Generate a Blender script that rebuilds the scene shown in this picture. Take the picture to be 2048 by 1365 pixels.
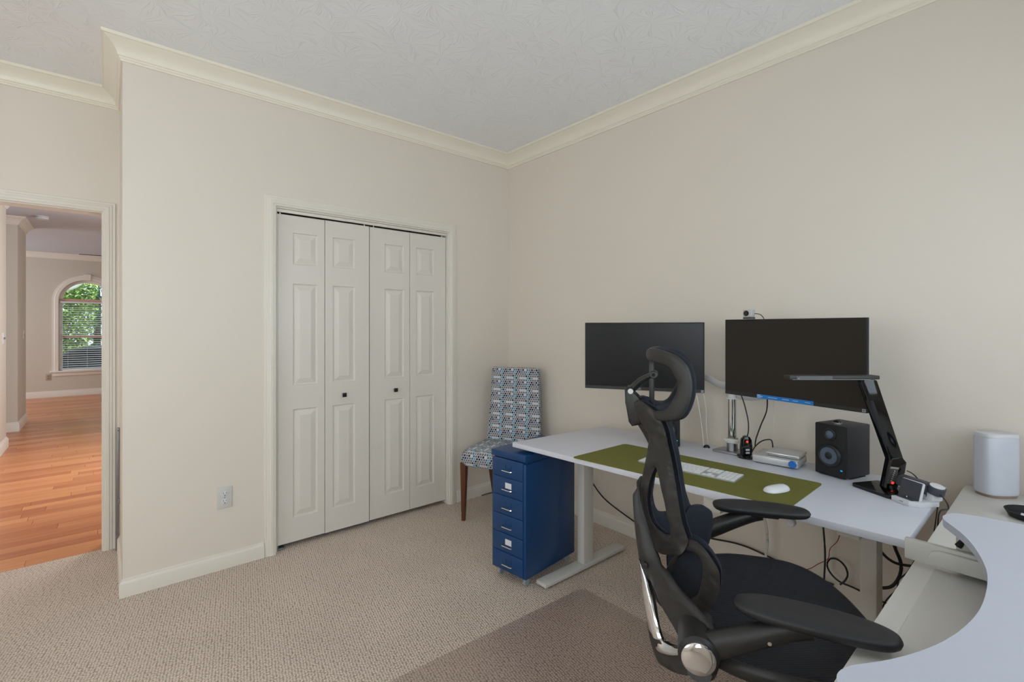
import bpy, bmesh, math, random
import numpy as np
from mathutils import Vector, Matrix
from mathutils.geometry import delaunay_2d_cdt
random.seed(7)
R_ = math.radians
for o in list(bpy.data.objects): bpy.data.objects.remove(o)
scn = bpy.context.scene
COL = scn.collection

# ------------------------------------------------------------------ camera
cam_d = bpy.data.cameras.new('camera'); cam = bpy.data.objects.new('camera', cam_d); COL.objects.link(cam)
cam.location = (-2.5563, -3.0482, 1.34)
cam.rotation_euler = (R_(90), 0, math.atan2(-0.6482, 0.7615))
cam_d.sensor_width = 36; cam_d.lens = 950/2048*36; cam_d.shift_y = -27.5/2048
cam_d.clip_start = 0.02; cam_d.clip_end = 200
scn.camera = cam

# ------------------------------------------------------------------ world, sun, window daylight, hall fill, exposure
w = bpy.data.worlds.new('world'); scn.world = w; w.use_nodes = True
bg = w.node_tree.nodes['Background']; bg.inputs[0].default_value = (0.80, 0.90, 1.0, 1); bg.inputs[1].default_value = 2.2
sun_d = bpy.data.lights.new('sun', 'SUN'); sun = bpy.data.objects.new('sun', sun_d); COL.objects.link(sun)
sun_d.energy = 5.0; sun_d.angle = R_(2); sun_d.color = (1, .95, .85); sun.rotation_euler = Vector((-.62, -.06, -.78)).to_track_quat('-Z', 'Y').to_euler()
def area(name, loc, rot, sx, sy, power, color=(1, 1, 1)):
    d = bpy.data.lights.new(name, 'AREA'); d.shape = 'RECTANGLE'; d.size = sx; d.size_y = sy; d.energy = power; d.color = color
    o = bpy.data.objects.new(name, d); COL.objects.link(o); o.location = loc; o.rotation_euler = rot
    return o
DAY = (0.90, 0.95, 1.0)
area('window_daylight', (-1.15, -3.74, 1.55), (R_(90), 0, 0), 1.7, 1.3, 5.5, (0.78, 0.86, 1.0))
area('window_daylight', (-3.55, -3.74, 1.55), (R_(90), 0, 0), 1.3, 1.3, 42, DAY)
area('window_daylight', (-4.84, -1.6, 1.55), (R_(90), 0, R_(-90)), 1.6, 1.3, 13, (1.0, 0.97, 0.94))  # fill from the left, placed at an unseen window
area('hall_fill', (-1.35, 3.0, 1.5), (R_(90), 0, R_(90)), 1.8, 1.6, 62, (0.97, 0.97, 1.0))  # fill lamp added on the unseen right side of the hall, no window there
area('hall_fill', (-6.05, 8.0, 1.5), (R_(90), 0, R_(-90)), 2.4, 1.6, 60, (0.97, 0.97, 1.0))  # fill lamp added in the unseen left side room, no window there
vs = scn.view_settings
vs.view_transform = 'Standard'; vs.look = 'None'; vs.gamma = 1; vs.exposure = 0.09; vs.use_curve_mapping = False

# ------------------------------------------------------------------ material helpers
def lin(c):
    return tuple((x/12.92 if x <= .04045 else ((x+.055)/1.055)**2.4) for x in (v/255 for v in c))
def newmat(name):
    m = bpy.data.materials.new(name); m.use_nodes = True
    nt = m.node_tree; return m, nt, nt.nodes['Principled BSDF']
def node(nt, typ, ins=None, **props):
    n = nt.nodes.new(typ)
    for k, v in props.items(): setattr(n, k, v)
    for k, v in (ins or {}).items():
        s = n.inputs[k]
        if hasattr(v, 'is_output') or isinstance(v, bpy.types.NodeSocket): nt.links.new(v, s)
        else: s.default_value = v
    return n
def math_(nt, op, a, b=None, c=None):
    d = {0: a}
    if b is not None: d[1] = b
    if c is not None: d[2] = c
    return node(nt, 'ShaderNodeMath', d, operation=op).outputs[0]
def mat(name, rgb, rough=.5, metal=0., bump=0., bscale=200., var=0., vscale=8., spec=.5, coat=0., emit=None, estr=1., trans=0., alpha=1.):
    m, nt, p = newmat(name)
    c = lin(rgb)
    p.inputs['Base Color'].default_value = (*c, 1); p.inputs['Roughness'].default_value = rough
    p.inputs['Metallic'].default_value = metal; p.inputs['Specular IOR Level'].default_value = spec
    p.inputs['Coat Weight'].default_value = coat
    if emit: p.inputs['Emission Color'].default_value = (*lin(emit), 1); p.inputs['Emission Strength'].default_value = estr
    tc = node(nt, 'ShaderNodeTexCoord').outputs['Object']
    if var:
        nz = node(nt, 'ShaderNodeTexNoise', {'Vector': tc, 'Scale': vscale, 'Detail': 4.}).outputs[0]
        k = math_(nt, 'MULTIPLY_ADD', nz, 2*var, 1-var)
        mx = node(nt, 'ShaderNodeVectorMath', {0: c, 1: (0, 0, 0)}, operation='SCALE'); nt.links.new(k, mx.inputs['Scale'])
        nt.links.new(mx.outputs[0], p.inputs['Base Color'])
    if bump:
        nz = node(nt, 'ShaderNodeTexNoise', {'Vector': tc, 'Scale': bscale, 'Detail': 3.}).outputs[0]
        b = node(nt, 'ShaderNodeBump', {'Height': nz, 'Strength': bump, 'Distance': .002})
        nt.links.new(b.outputs[0], p.inputs['Normal'])
    return m

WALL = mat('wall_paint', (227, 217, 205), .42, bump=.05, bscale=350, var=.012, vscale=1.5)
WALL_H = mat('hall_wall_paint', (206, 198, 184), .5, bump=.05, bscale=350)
TRIM = mat('trim_paint', (229, 222, 211), .32, var=.01)
CROWN = mat('crown_paint', (240, 232, 216), .34, var=.01)
DOORM = mat('door_paint', (224, 217, 208), .3, var=.01)
WHITE = mat('white_laminate', (212, 213, 223), .35, var=.008)
WHITE_METAL = mat('white_powder_coat', (208, 204, 198), .4, bump=.03, bscale=600)
TABLEM = mat('table_laminate', (224, 221, 216), .4, var=.008)
WHITE2 = mat('riser_laminate', (190, 193, 206), .35, var=.008)
PLASTIC_W = mat('white_plastic', (214, 214, 218), .35)
PLASTIC_G = mat('grey_white_plastic', (208, 206, 200), .4)
BLACK = mat('black_plastic', (34, 33, 33), .42, bump=.04, bscale=800)
BLACK_MATT = mat('black_matt', (24, 24, 26), .7)
BLACK_GLOSS = mat('black_gloss', (12, 12, 13), .08, spec=.6)
RUBBER = mat('black_cable_rubber', (20, 20, 22), .5)
CHROME = mat('chrome', (226, 228, 232), .06, 1.)
ALU = mat('brushed_aluminium', (176, 176, 178), .32, 1., bump=.05, bscale=300)
SILVER = mat('silver_paint', (198, 198, 198), .38, .35)
GREYM = mat('grey_metal', (150, 150, 154), .35, .8)
DARK_GREY = mat('dark_grey_plastic', (66, 69, 78), .55)
CABLE_W = mat('white_cable', (214, 212, 206), .5)
CABLE_R = mat('red_cable', (150, 38, 22), .5)
BLUE = mat('blue_enamel', (12, 62, 112), .32, bump=.03, bscale=500)
CHAIRF = mat('office_chair_frame', (41, 39, 38), .5, bump=.06, bscale=700)
CHAIRFAB = mat('office_chair_fabric', (22, 28, 40), .85, bump=.5, bscale=900, var=.25, vscale=300)
ARMPAD = mat('armrest_foam', (34, 34, 37), .5, bump=.1, bscale=900)
WALNUT = None
KNOBM = mat('black_knob', (22, 21, 22), .35)
SCREEN = mat('monitor_screen', (12, 12, 17), .3, spec=.3)
SCREEN2 = mat('monitor_screen_reflection', (40, 35, 31), .3, spec=.3)  # brown room reflection put into the right screen's base colour
DARKHOLE = mat('dark_slot', (8, 8, 8), .8)
GLASSM = None

def carpet_mat():
    m, nt, p = newmat('berber_carpet')
    tc = node(nt, 'ShaderNodeTexCoord').outputs['Object']
    mp = node(nt, 'ShaderNodeMapping', {'Vector': tc, 'Rotation': (0, 0, R_(8)), 'Scale': (1.0, 1.35, 1.0)}).outputs[0]
    v = node(nt, 'ShaderNodeTexVoronoi', {'Vector': mp, 'Scale': 92., 'Randomness': .42}, voronoi_dimensions='2D')
    big = node(nt, 'ShaderNodeTexNoise', {'Vector': tc, 'Scale': 2.6, 'Detail': 3.}).outputs[0]
    fine = node(nt, 'ShaderNodeTexNoise', {'Vector': tc, 'Scale': 240., 'Detail': 2.}).outputs[0]
    r = node(nt, 'ShaderNodeValToRGB', {'Fac': v.outputs['Distance']})
    r.color_ramp.elements[0].position = .28; r.color_ramp.elements[0].color = (*lin((234, 217, 203)), 1)
    r.color_ramp.elements[1].position = .66; r.color_ramp.elements[1].color = (*lin((168, 149, 134)), 1)
    k = math_(nt, 'ADD', math_(nt, 'MULTIPLY', big, .22), math_(nt, 'MULTIPLY_ADD', fine, .28, .75))
    mx = node(nt, 'ShaderNodeVectorMath', {0: r.outputs[0]}, operation='SCALE'); nt.links.new(k, mx.inputs['Scale'])
    nt.links.new(mx.outputs[0], p.inputs['Base Color'])
    h = math_(nt, 'ADD', math_(nt, 'MULTIPLY', v.outputs['Distance'], -1.), math_(nt, 'MULTIPLY', fine, .3))
    b = node(nt, 'ShaderNodeBump', {'Height': h, 'Strength': .9, 'Distance': .006})
    nt.links.new(b.outputs[0], p.inputs['Normal']); p.inputs['Roughness'].default_value = .95; p.inputs['Specular IOR Level'].default_value = .1
    return m
CARPET = carpet_mat()

def ceiling_mat(name, rgb, strength):
    m, nt, p = newmat(name)
    tc = node(nt, 'ShaderNodeTexCoord').outputs['Object']
    warp = node(nt, 'ShaderNodeTexNoise', {'Vector': tc, 'Scale': 5., 'Detail': 2.})
    pos = node(nt, 'ShaderNodeVectorMath', {0: warp.outputs['Color'], 1: (.12, .12, 0), 2: tc}, operation='MULTIPLY_ADD').outputs[0]
    v = node(nt, 'ShaderNodeTexVoronoi', {'Vector': pos, 'Scale': 6.5}, voronoi_dimensions='2D')
    d = node(nt, 'ShaderNodeVectorMath', {0: pos, 1: v.outputs['Position']}, operation='SUBTRACT').outputs[0]
    sx = node(nt, 'ShaderNodeSeparateXYZ', {0: d})
    ang = math_(nt, 'ARCTAN2', sx.outputs[1], sx.outputs[0])
    sc = node(nt, 'ShaderNodeSeparateXYZ', {0: v.outputs['Color']})
    cv = node(nt, 'ShaderNodeCombineXYZ', {0: math_(nt, 'MULTIPLY', ang, 4.5), 1: math_(nt, 'MULTIPLY', node(nt, 'ShaderNodeVectorMath', {0: d}, operation='LENGTH').outputs['Value'], 22.), 2: math_(nt, 'MULTIPLY', sc.outputs[0], 40.)})
    n = node(nt, 'ShaderNodeTexNoise', {'Vector': cv.outputs[0], 'Scale': 2.2, 'Detail': 3.}).outputs[0]
    r = node(nt, 'ShaderNodeValToRGB', {'Fac': n}); r.color_ramp.elements[0].position = .55; r.color_ramp.elements[1].position = .70
    b = node(nt, 'ShaderNodeBump', {'Height': r.outputs[0], 'Strength': strength, 'Distance': .006})
    nt.links.new(b.outputs[0], p.inputs['Normal'])
    p.inputs['Base Color'].default_value = (*lin(rgb), 1); p.inputs['Roughness'].default_value = .75
    return m
CEIL = ceiling_mat('textured_ceiling', (247, 247, 248), .42)
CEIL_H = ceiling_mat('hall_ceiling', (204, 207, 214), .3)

def wood_mat(name, ca, cb, along=0, rough=.28, scale=1.):
    m, nt, p = newmat(name)
    tc = node(nt, 'ShaderNodeTexCoord').outputs['Object']
    oi = node(nt, 'ShaderNodeObjectInfo').outputs['Random']
    s = [26*scale]*3; s[along] = 1.6*scale
    off = node(nt, 'ShaderNodeCombineXYZ', {0: math_(nt, 'MULTIPLY', oi, 37.), 1: math_(nt, 'MULTIPLY', oi, 91.), 2: 0.}).outputs[0]
    pos = node(nt, 'ShaderNodeVectorMath', {0: tc, 1: off}, operation='ADD').outputs[0]
    mp = node(nt, 'ShaderNodeMapping', {'Vector': pos, 'Scale': tuple(s)}).outputs[0]
    n = node(nt, 'ShaderNodeTexNoise', {'Vector': mp, 'Scale': 1., 'Detail': 5., 'Distortion': .6}).outputs[0]
    f = math_(nt, 'ADD', math_(nt, 'MULTIPLY', n, .55), math_(nt, 'MULTIPLY', oi, .5))
    r = node(nt, 'ShaderNodeValToRGB', {'Fac': f})
    r.color_ramp.elements[0].position = .2; r.color_ramp.elements[0].color = (*lin(ca), 1)
    r.color_ramp.elements[1].position = .8; r.color_ramp.elements[1].color = (*lin(cb), 1)
    nt.links.new(r.outputs[0], p.inputs['Base Color']); p.inputs['Roughness'].default_value = rough
    b = node(nt, 'ShaderNodeBump', {'Height': n, 'Strength': .06, 'Distance': .002}); nt.links.new(b.outputs[0], p.inputs['Normal'])
    return m
PLANK = wood_mat('cherry_floor_plank', (176, 98, 54), (218, 148, 94), 0)
WALNUT = wood_mat('walnut_leg', (74, 38, 20), (122, 70, 42), 2, .4, 2.)

def mesh_mat():
    m, nt, p = newmat('seat_mesh')
    tc = node(nt, 'ShaderNodeTexCoord').outputs['Object']
    mp = node(nt, 'ShaderNodeMapping', {'Vector': tc, 'Rotation': (0, 0, R_(12)), 'Scale': (1, 1, 1)}).outputs[0]
    sp = node(nt, 'ShaderNodeSeparateXYZ', {0: mp})
    a = math_(nt, 'SINE', math_(nt, 'MULTIPLY', sp.outputs[0], 480.)); b_ = math_(nt, 'SINE', math_(nt, 'MULTIPLY', sp.outputs[1], 620.))
    h = math_(nt, 'MULTIPLY', a, b_)
    r = node(nt, 'ShaderNodeValToRGB', {'Fac': math_(nt, 'MULTIPLY_ADD', h, .5, .5)})
    r.color_ramp.elements[0].color = (*lin((10, 11, 14)), 1); r.color_ramp.elements[1].color = (*lin((38, 41, 52)), 1)
    nt.links.new(r.outputs[0], p.inputs['Base Color']); p.inputs['Roughness'].default_value = .8
    bb = node(nt, 'ShaderNodeBump', {'Height': h, 'Strength': .5, 'Distance': .002}); nt.links.new(bb.outputs[0], p.inputs['Normal'])
    return m
MESH = mesh_mat()

def dots_mat():
    m, nt, p = newmat('dot_print_fabric')
    a = .0178
    uv = node(nt, 'ShaderNodeUVMap').outputs[0]
    q = node(nt, 'ShaderNodeVectorMath', {0: uv, 1: (1/a, 1/(a*1.732), 0)}, operation='MULTIPLY').outputs[0]
    def lattice(off, seed):
        q2 = node(nt, 'ShaderNodeVectorMath', {0: q, 1: (off+50, off+50, 0)}, operation='ADD').outputs[0]
        cell = node(nt, 'ShaderNodeVectorMath', {0: q2}, operation='FLOOR').outputs[0]
        fr = node(nt, 'ShaderNodeVectorMath', {0: q2, 1: cell}, operation='SUBTRACT').outputs[0]
        fc = node(nt, 'ShaderNodeVectorMath', {0: fr, 1: (-.5, -.5, 0)}, operation='ADD').outputs[0]
        fs = node(nt, 'ShaderNodeVectorMath', {0: fc, 1: (1, 1.732, 0)}, operation='MULTIPLY').outputs[0]
        d = node(nt, 'ShaderNodeVectorMath', {0: fs}, operation='LENGTH').outputs['Value']
        md = node(nt, 'ShaderNodeVectorMath', {0: cell, 1: (6, 3, 1)}, operation='MODULO').outputs[0]
        md2 = node(nt, 'ShaderNodeVectorMath', {0: md, 1: (.37, .61, seed)}, operation='ADD').outputs[0]
        wn = node(nt, 'ShaderNodeTexWhiteNoise', {'Vector': md2}, noise_dimensions='3D').outputs['Value']
        return d, wn
    d1, w1 = lattice(0., 3.); d2, w2 = lattice(.5, 11.)
    sel = math_(nt, 'LESS_THAN', d1, d2)
    d = math_(nt, 'MINIMUM', d1, d2)
    wv = math_(nt, 'ADD', math_(nt, 'MULTIPLY', w1, sel), math_(nt, 'MULTIPLY', w2, math_(nt, 'SUBTRACT', 1., sel)))
    r = node(nt, 'ShaderNodeValToRGB', {'Fac': wv}); cr = r.color_ramp; cr.interpolation = 'CONSTANT'
    cols = [(0, (38, 42, 62)), (.2, (116, 118, 120)), (.38, (208, 209, 216)), (.52, (128, 112, 104)), (.66, (94, 112, 140)), (.8, (96, 166, 186)), (.9, (150, 150, 152))]
    cr.elements[0].color = (*lin(cols[0][1]), 1); cr.elements[1].position = cols[1][0]; cr.elements[1].color = (*lin(cols[1][1]), 1)
    for pos, c in cols[2:]:
        e = cr.elements.new(pos); e.color = (*lin(c), 1)
    mask = math_(nt, 'LESS_THAN', d, .43)
    mix = node(nt, 'ShaderNodeMix', {'Factor': mask}, data_type='RGBA')
    mix.inputs[6].default_value = (*lin((214, 215, 222)), 1); nt.links.new(r.outputs[0], mix.inputs[7])
    nt.links.new(mix.outputs[2], p.inputs['Base Color']); p.inputs['Roughness'].default_value = .9
    tc = node(nt, 'ShaderNodeTexCoord').outputs['Object']
    nz = node(nt, 'ShaderNodeTexNoise', {'Vector': tc, 'Scale': 500.}).outputs[0]
    b = node(nt, 'ShaderNodeBump', {'Height': nz, 'Strength': .2, 'Distance': .002}); nt.links.new(b.outputs[0], p.inputs['Normal'])
    return m
DOTS = dots_mat()

def clear_mat(name, tint, gloss, rough, bump=0.):
    m = bpy.data.materials.new(name); m.use_nodes = True; nt = m.node_tree; nt.nodes.clear()
    out = node(nt, 'ShaderNodeOutputMaterial')
    t = node(nt, 'ShaderNodeBsdfTransparent', {'Color': (*tint, 1)})
    g = node(nt, 'ShaderNodeBsdfGlossy', {'Roughness': rough, 'Color': (1, 1, 1, 1)})
    fr = node(nt, 'ShaderNodeLayerWeight', {'Blend': .5}).outputs['Facing']
    fr = math_(nt, 'POWER', fr, 4.)
    mx = node(nt, 'ShaderNodeMixShader', {0: math_(nt, 'MULTIPLY_ADD', fr, .6, gloss+.03), 1: t.outputs[0], 2: g.outputs[0]})
    if bump:
        tc = node(nt, 'ShaderNodeTexCoord').outputs['Object']
        v = node(nt, 'ShaderNodeTexVoronoi', {'Vector': tc, 'Scale': 60., 'Randomness': .3}, voronoi_dimensions='2D').outputs['Distance']
        b = node(nt, 'ShaderNodeBump', {'Height': v, 'Strength': bump, 'Distance': .003}); nt.links.new(b.outputs[0], g.inputs['Normal'])
    nt.links.new(mx.outputs[0], out.inputs[0]); return m
GLASSM = clear_mat('window_glass', (.96, .98, .97), -.028, .02)
MATCLEAR = clear_mat('clear_vinyl', (.94, .92, .91), .02, .28, .35)

# ------------------------------------------------------------------ mesh helpers
def finish(name, bm, m, parent=None, smooth=35, box_uv=False):
    bmesh.ops.recalc_face_normals(bm, faces=bm.faces[:])
    me = bpy.data.meshes.new(name)
    if box_uv:
        ul = bm.loops.layers.uv.new('UVMap')
        for f in bm.faces:
            n = f.normal; a = max(range(3), key=lambda i: abs(n[i])); i, j = [(1, 2), (0, 2), (0, 1)][a]
            for l in f.loops: l[ul].uv = (l.vert.co[i], l.vert.co[j])
    bm.to_mesh(me); bm.free()
    if smooth:
        me.polygons.foreach_set('use_smooth', [True]*len(me.polygons)); me.set_sharp_from_angle(angle=R_(smooth))
    if m is not None: me.materials.append(m)
    o = bpy.data.objects.new(name, me); COL.objects.link(o)
    if parent is not None: o.parent = parent
    return o
def thing(name, label, cat, loc=(0, 0, 0), rotz=0, group=None):
    o = bpy.data.objects.new(name, None); COL.objects.link(o); o.empty_display_size = .05
    o.location = loc; o.rotation_euler = (0, 0, rotz); o['label'] = label; o['category'] = cat
    if group: o['group'] = group
    return o
def tag(o, label, cat, group=None):
    o['label'] = label; o['category'] = cat
    if group: o['group'] = group
    return o
def struct(o, label=None):
    o['kind'] = 'structure'
    if label: o['label'] = label
    return o
class B:
    """collects shapes into one bmesh"""
    def __init__(s): s.bm = bmesh.new()
    def _new(s, verts, faces, M=None):
        vs_ = [s.bm.verts.new(M @ Vector(v) if M else v) for v in verts]
        for f in faces:
            try: s.bm.faces.new([vs_[i] for i in f])
            except ValueError: pass
        return vs_
    def box(s, lo, hi, bev=0., M=None, seg=2):
        x0, y0, z0 = lo; x1, y1, z1 = hi
        vs_ = [s.bm.verts.new((x, y, z)) for x in (x0, x1) for y in (y0, y1) for z in (z0, z1)]
        fs = [s.bm.faces.new([vs_[i] for i in f]) for f in ((0, 1, 3, 2), (4, 6, 7, 5), (0, 4, 5, 1), (2, 3, 7, 6), (0, 2, 6, 4), (1, 5, 7, 3))]
        geo = vs_
        if bev:
            es = list({e for f in fs for e in f.edges})
            r = bmesh.ops.bevel(s.bm, geom=es, offset=bev, segments=seg, affect='EDGES', profile=.5)
            geo = list({v for f in r['faces'] for v in f.verts} | {v for v in vs_ if v.is_valid})
        if M is not None:
            for v in geo: v.co = M @ v.co
        return s
    def lathe(s, prof, n=24, M=None, cap=True):
        """prof: list of (radius, height) about local Z"""
        rows = []
        for r, h in prof:
            rows.append([s.bm.verts.new(((M @ Vector((r*math.cos(2*math.pi*i/n), r*math.sin(2*math.pi*i/n), h))) if M else (r*math.cos(2*math.pi*i/n), r*math.sin(2*math.pi*i/n), h))) for i in range(n)])
        for a, b in zip(rows, rows[1:]):
            for i in range(n): s.bm.faces.new((a[i], a[(i+1) % n], b[(i+1) % n], b[i]))
        if cap:
            s.bm.faces.new(rows[0][::-1]); s.bm.faces.new(rows[-1])
        return s
    def cyl(s, p0, p1, r0, r1=None, n=16, bev=0.):
        p0 = Vector(p0); p1 = Vector(p1); d = p1-p0; L = d.length
        M = Matrix.Translation(p0) @ d.to_track_quat('Z', 'Y').to_matrix().to_4x4()
        r1 = r0 if r1 is None else r1
        pr = [(r0, 0), (r1, L)] if not bev else [(r0-bev, 0), (r0, bev), (r1, L-bev), (r1-bev, L)]
        return s.lathe(pr, n, M)
    def tube(s, pts, r, n=8, rz=None):
        pts = [Vector(p) for p in pts]; rows = []
        up = Vector((0, 0, 1))
        for i, p in enumerate(pts):
            t = (pts[min(i+1, len(pts)-1)]-pts[max(i-1, 0)]).normalized()
            a = t.cross(up)
            if a.length < .05: a = t.cross(Vector((1, 0, 0)))
            a.normalize(); b = a.cross(t).normalized()
            rr = r[i] if isinstance(r, (list, tuple)) else r
            r2 = rr if rz is None else (rz[i] if isinstance(rz, (list, tuple)) else rz)
            rows.append([s.bm.verts.new(p + a*rr*math.cos(2*math.pi*k/n) + b*r2*math.sin(2*math.pi*k/n)) for k in range(n)])
        for a, b in zip(rows, rows[1:]):
            for i in range(n): s.bm.faces.new((a[i], a[(i+1) % n], b[(i+1) % n], b[i]))
        s.bm.faces.new(rows[0][::-1]); s.bm.faces.new(rows[-1]); return s
    def prism(s, poly, h0, h1, mp=None, bev=0.):
        mp = mp or (lambda u, v, h: (u, v, h))
        a = [s.bm.verts.new(mp(u, v, h0)) for u, v in poly]; b = [s.bm.verts.new(mp(u, v, h1)) for u, v in poly]
        n = len(poly); fs = [s.bm.faces.new(a[::-1]), s.bm.faces.new(b)]
        for i in range(n): s.bm.faces.new((a[i], a[(i+1) % n], b[(i+1) % n], b[i]))
        if bev:
            es = [e for f in fs for e in f.edges]
            bmesh.ops.bevel(s.bm, geom=es, offset=bev, segments=2, affect='EDGES', profile=.5)
        return s
    def sweep(s, path, prof, mp):
        """path: 2D points; prof: (offset to the left of the path, out of plane)"""
        P = [Vector(p) for p in path]; rows = []
        for i, p in enumerate(P):
            def nrm(a, b): d = (b-a).normalized(); return Vector((-d.y, d.x))
            if i == 0: m_ = nrm(P[0], P[1])
            elif i == len(P)-1: m_ = nrm(P[-2], P[-1])
            else:
                n1, n2 = nrm(P[i-1], p), nrm(p, P[i+1]); m_ = (n1+n2); m_ = m_/(1+n1.dot(n2))
            rows.append([s.bm.verts.new(mp(p.x+m_.x*o, p.y+m_.y*o, h)) for o, h in prof])
        k = len(prof)
        for a, b in zip(rows, rows[1:]):
            for i in range(k): s.bm.faces.new((a[i], a[(i+1) % k], b[(i+1) % k], b[i]))
        s.bm.faces.new(rows[0][::-1]); s.bm.faces.new(rows[-1]); return s
    def done(s, name, m, parent=None, **kw): return finish(name, s.bm, m, parent, **kw)
def rrect(x0, y0, x1, y1, r, n=5):
    out = []
    for cx, cy, a0 in ((x1-r, y1-r, 0), (x0+r, y1-r, 90), (x0+r, y0+r, 180), (x1-r, y0+r, 270)):
        for i in range(n+1):
            a = R_(a0+90*i/n); out.append((cx+r*math.cos(a), cy+r*math.sin(a)))
    return out
def spline(pts, n, closed=False):
    P = np.array(pts, float); m = len(P); out = []
    segs = m if closed else m-1
    for i in range(segs):
        g = lambda k: P[k % m] if closed else P[min(max(k, 0), m-1)]
        p0, p1, p2, p3 = g(i-1), g(i), g(i+1), g(i+2)
        for j in range(n):
            t = j/n; out.append(.5*((2*p1)+(-p0+p2)*t+(2*p0-5*p1+4*p2-p3)*t*t+(-p0+3*p1-3*p2+p3)*t**3))
    if not closed: out.append(P[-1])
    return np.array(out)
def cable(name, pts, r, m, label=None, cat='cable', n=6, parent=None, k=8):
    o = B().tube([tuple(p) for p in spline(pts, k)], r, n).done(name, m, parent)
    if label: tag(o, label, cat)
    return o
def inside(pts, poly):
    x, y = pts[:, 0], pts[:, 1]; r = np.zeros(len(pts), bool); n = len(poly)
    for i in range(n):
        x1, y1 = poly[i]; x2, y2 = poly[(i+1) % n]
        c = ((y1 > y) != (y2 > y)) & (x < (x2-x1)*(y-y1)/(y2-y1+1e-12)+x1); r ^= c
    return r
def plate(outer, holes=(), tf=.01, tb=.01, rim=.015, h=.012, mp=None, shift=0., bulge=None):
    """rounded plate of varying thickness over a curved middle surface.
    outer / holes: lists of 3D control points (u, y, v): outline in (u, v), y is the depth of the surface.
    mp maps (u, y, v) into the final space."""
    mp = mp or (lambda a: a)
    def even(l):
        d = spline(l, 12, True); d = np.concatenate([d, d[:1]]); sl = np.concatenate([[0], np.cumsum(np.hypot(np.diff(d[:, 0]), np.diff(d[:, 2])))])
        n = max(12, int(sl[-1]/min(h, .008))); q = np.linspace(0, sl[-1], n, endpoint=False)
        return np.stack([np.interp(q, sl, d[:, k]) for k in range(3)], 1)
    loops = [even(l) for l in [outer, *holes]]
    bpts = np.concatenate(loops); b2 = bpts[:, [0, 2]]
    A = b2; Bn = np.concatenate([np.roll(l[:, [0, 2]], -1, 0) for l in loops])
    def sdist(g):
        ab = (Bn-A)[None]; ap = g[:, None]-A[None]; u = np.clip((ap*ab).sum(2)/((ab**2).sum(2)+1e-12), 0, 1)
        return np.sqrt(((ap-ab*u[..., None])**2).sum(2)).min(1)
    def isin(g):
        keep = inside(g, loops[0][:, [0, 2]])
        for l in loops[1:]: keep &= ~inside(g, l[:, [0, 2]])
        return keep
    rings = []
    for fr_ in (.08, .28, .6, 1.0):
        for l in loops:
            p2 = l[:, [0, 2]]; tn = np.roll(p2, -1, 0)-np.roll(p2, 1, 0); tn /= np.linalg.norm(tn, axis=1, keepdims=True)+1e-12
            nn = np.stack([-tn[:, 1], tn[:, 0]], 1); c = p2+nn*fr_*rim
            if isin(p2+nn*rim*.05).mean() < .5: c = p2-nn*fr_*rim
            if fr_ > .5: c = c[::2]
            c = c[isin(c)]
            if len(c): rings.append(c[sdist(c) > .9*fr_*rim])
    lo, hi = b2.min(0), b2.max(0)
    gx, gy = np.meshgrid(np.arange(lo[0]+h/2, hi[0], h), np.arange(lo[1]+h/2, hi[1], h))
    gx = gx + (np.arange(gx.shape[0]) % 2)[:, None]*h/2
    g = np.stack([gx.ravel(), gy.ravel()], 1); g = g[isin(g)]
    if len(g): g = g[sdist(g) > rim*1.0+h*.45]
    g = np.concatenate([*rings, g])
    ds = sdist(g)
    dd = np.sqrt(((g[:, None]-b2[None])**2).sum(2))
    wt = 1/(dd**2.2+1e-9); gy_ = (wt*bpts[None, :, 1]).sum(1)/wt.sum(1)
    pts2 = np.concatenate([b2, g]); ys = np.concatenate([bpts[:, 1], gy_])
    dist = np.concatenate([np.zeros(len(b2)), ds])
    edges = []; k = 0
    for l in loops:
        n = len(l); edges += [(k+i, k+(i+1) % n) for i in range(n)]; k += n
    co, _, fs, *_ = delaunay_2d_cdt([Vector(p) for p in pts2.tolist()], edges, [], 0, 1e-6)
    nb = len(co); co2 = np.array([tuple(c) for c in co])
    idx = [int(np.argmin(((pts2-c)**2).sum(1))) for c in co2]
    T = np.array([f for f in fs if len(f) == 3]); cen = co2[T].mean(1)
    kp = inside(cen, loops[0][:, [0, 2]])
    for l in loops[1:]: kp &= ~inside(cen, l[:, [0, 2]])
    T = T[kp]
    P3 = np.array([mp((co2[i][0], ys[idx[i]], co2[i][1])) for i in range(nb)], float)
    D0 = dist[idx]; yv = np.array([ys[i] for i in idx]); inner = D0 > 1e-9
    E = np.unique(np.sort(np.concatenate([T[:, [0, 1]], T[:, [1, 2]], T[:, [2, 0]]]), axis=1), axis=0)
    deg = np.bincount(E.ravel(), minlength=nb).astype(float)+1e-9
    def avg(a):
        r = np.zeros_like(a); np.add.at(r, E[:, 0], a[E[:, 1]]); np.add.at(r, E[:, 1], a[E[:, 0]])
        return r/(deg if a.ndim == 1 else deg[:, None])
    for _ in range(200): yv = np.where(inner, avg(yv), yv)
    P3 = np.array([mp((co2[i][0], yv[i], co2[i][1])) for i in range(nb)], float)
    N = np.zeros_like(P3)
    fn = np.cross(P3[T[:, 1]]-P3[T[:, 0]], P3[T[:, 2]]-P3[T[:, 0]])
    for c in range(3): np.add.at(N, T[:, c], fn)
    N /= (np.linalg.norm(N, axis=1, keepdims=True)+1e-12)
    for _ in range(24):
        N = N*.4+avg(N)*.6; N /= (np.linalg.norm(N, axis=1, keepdims=True)+1e-12)
    D = dist[idx]; t = np.sqrt(np.clip(1-(1-np.minimum(D/rim, 1))**2, 0, 1))
    if bulge: t = t*(1+bulge*np.minimum(D/(D.max()+1e-9), 1))
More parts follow.
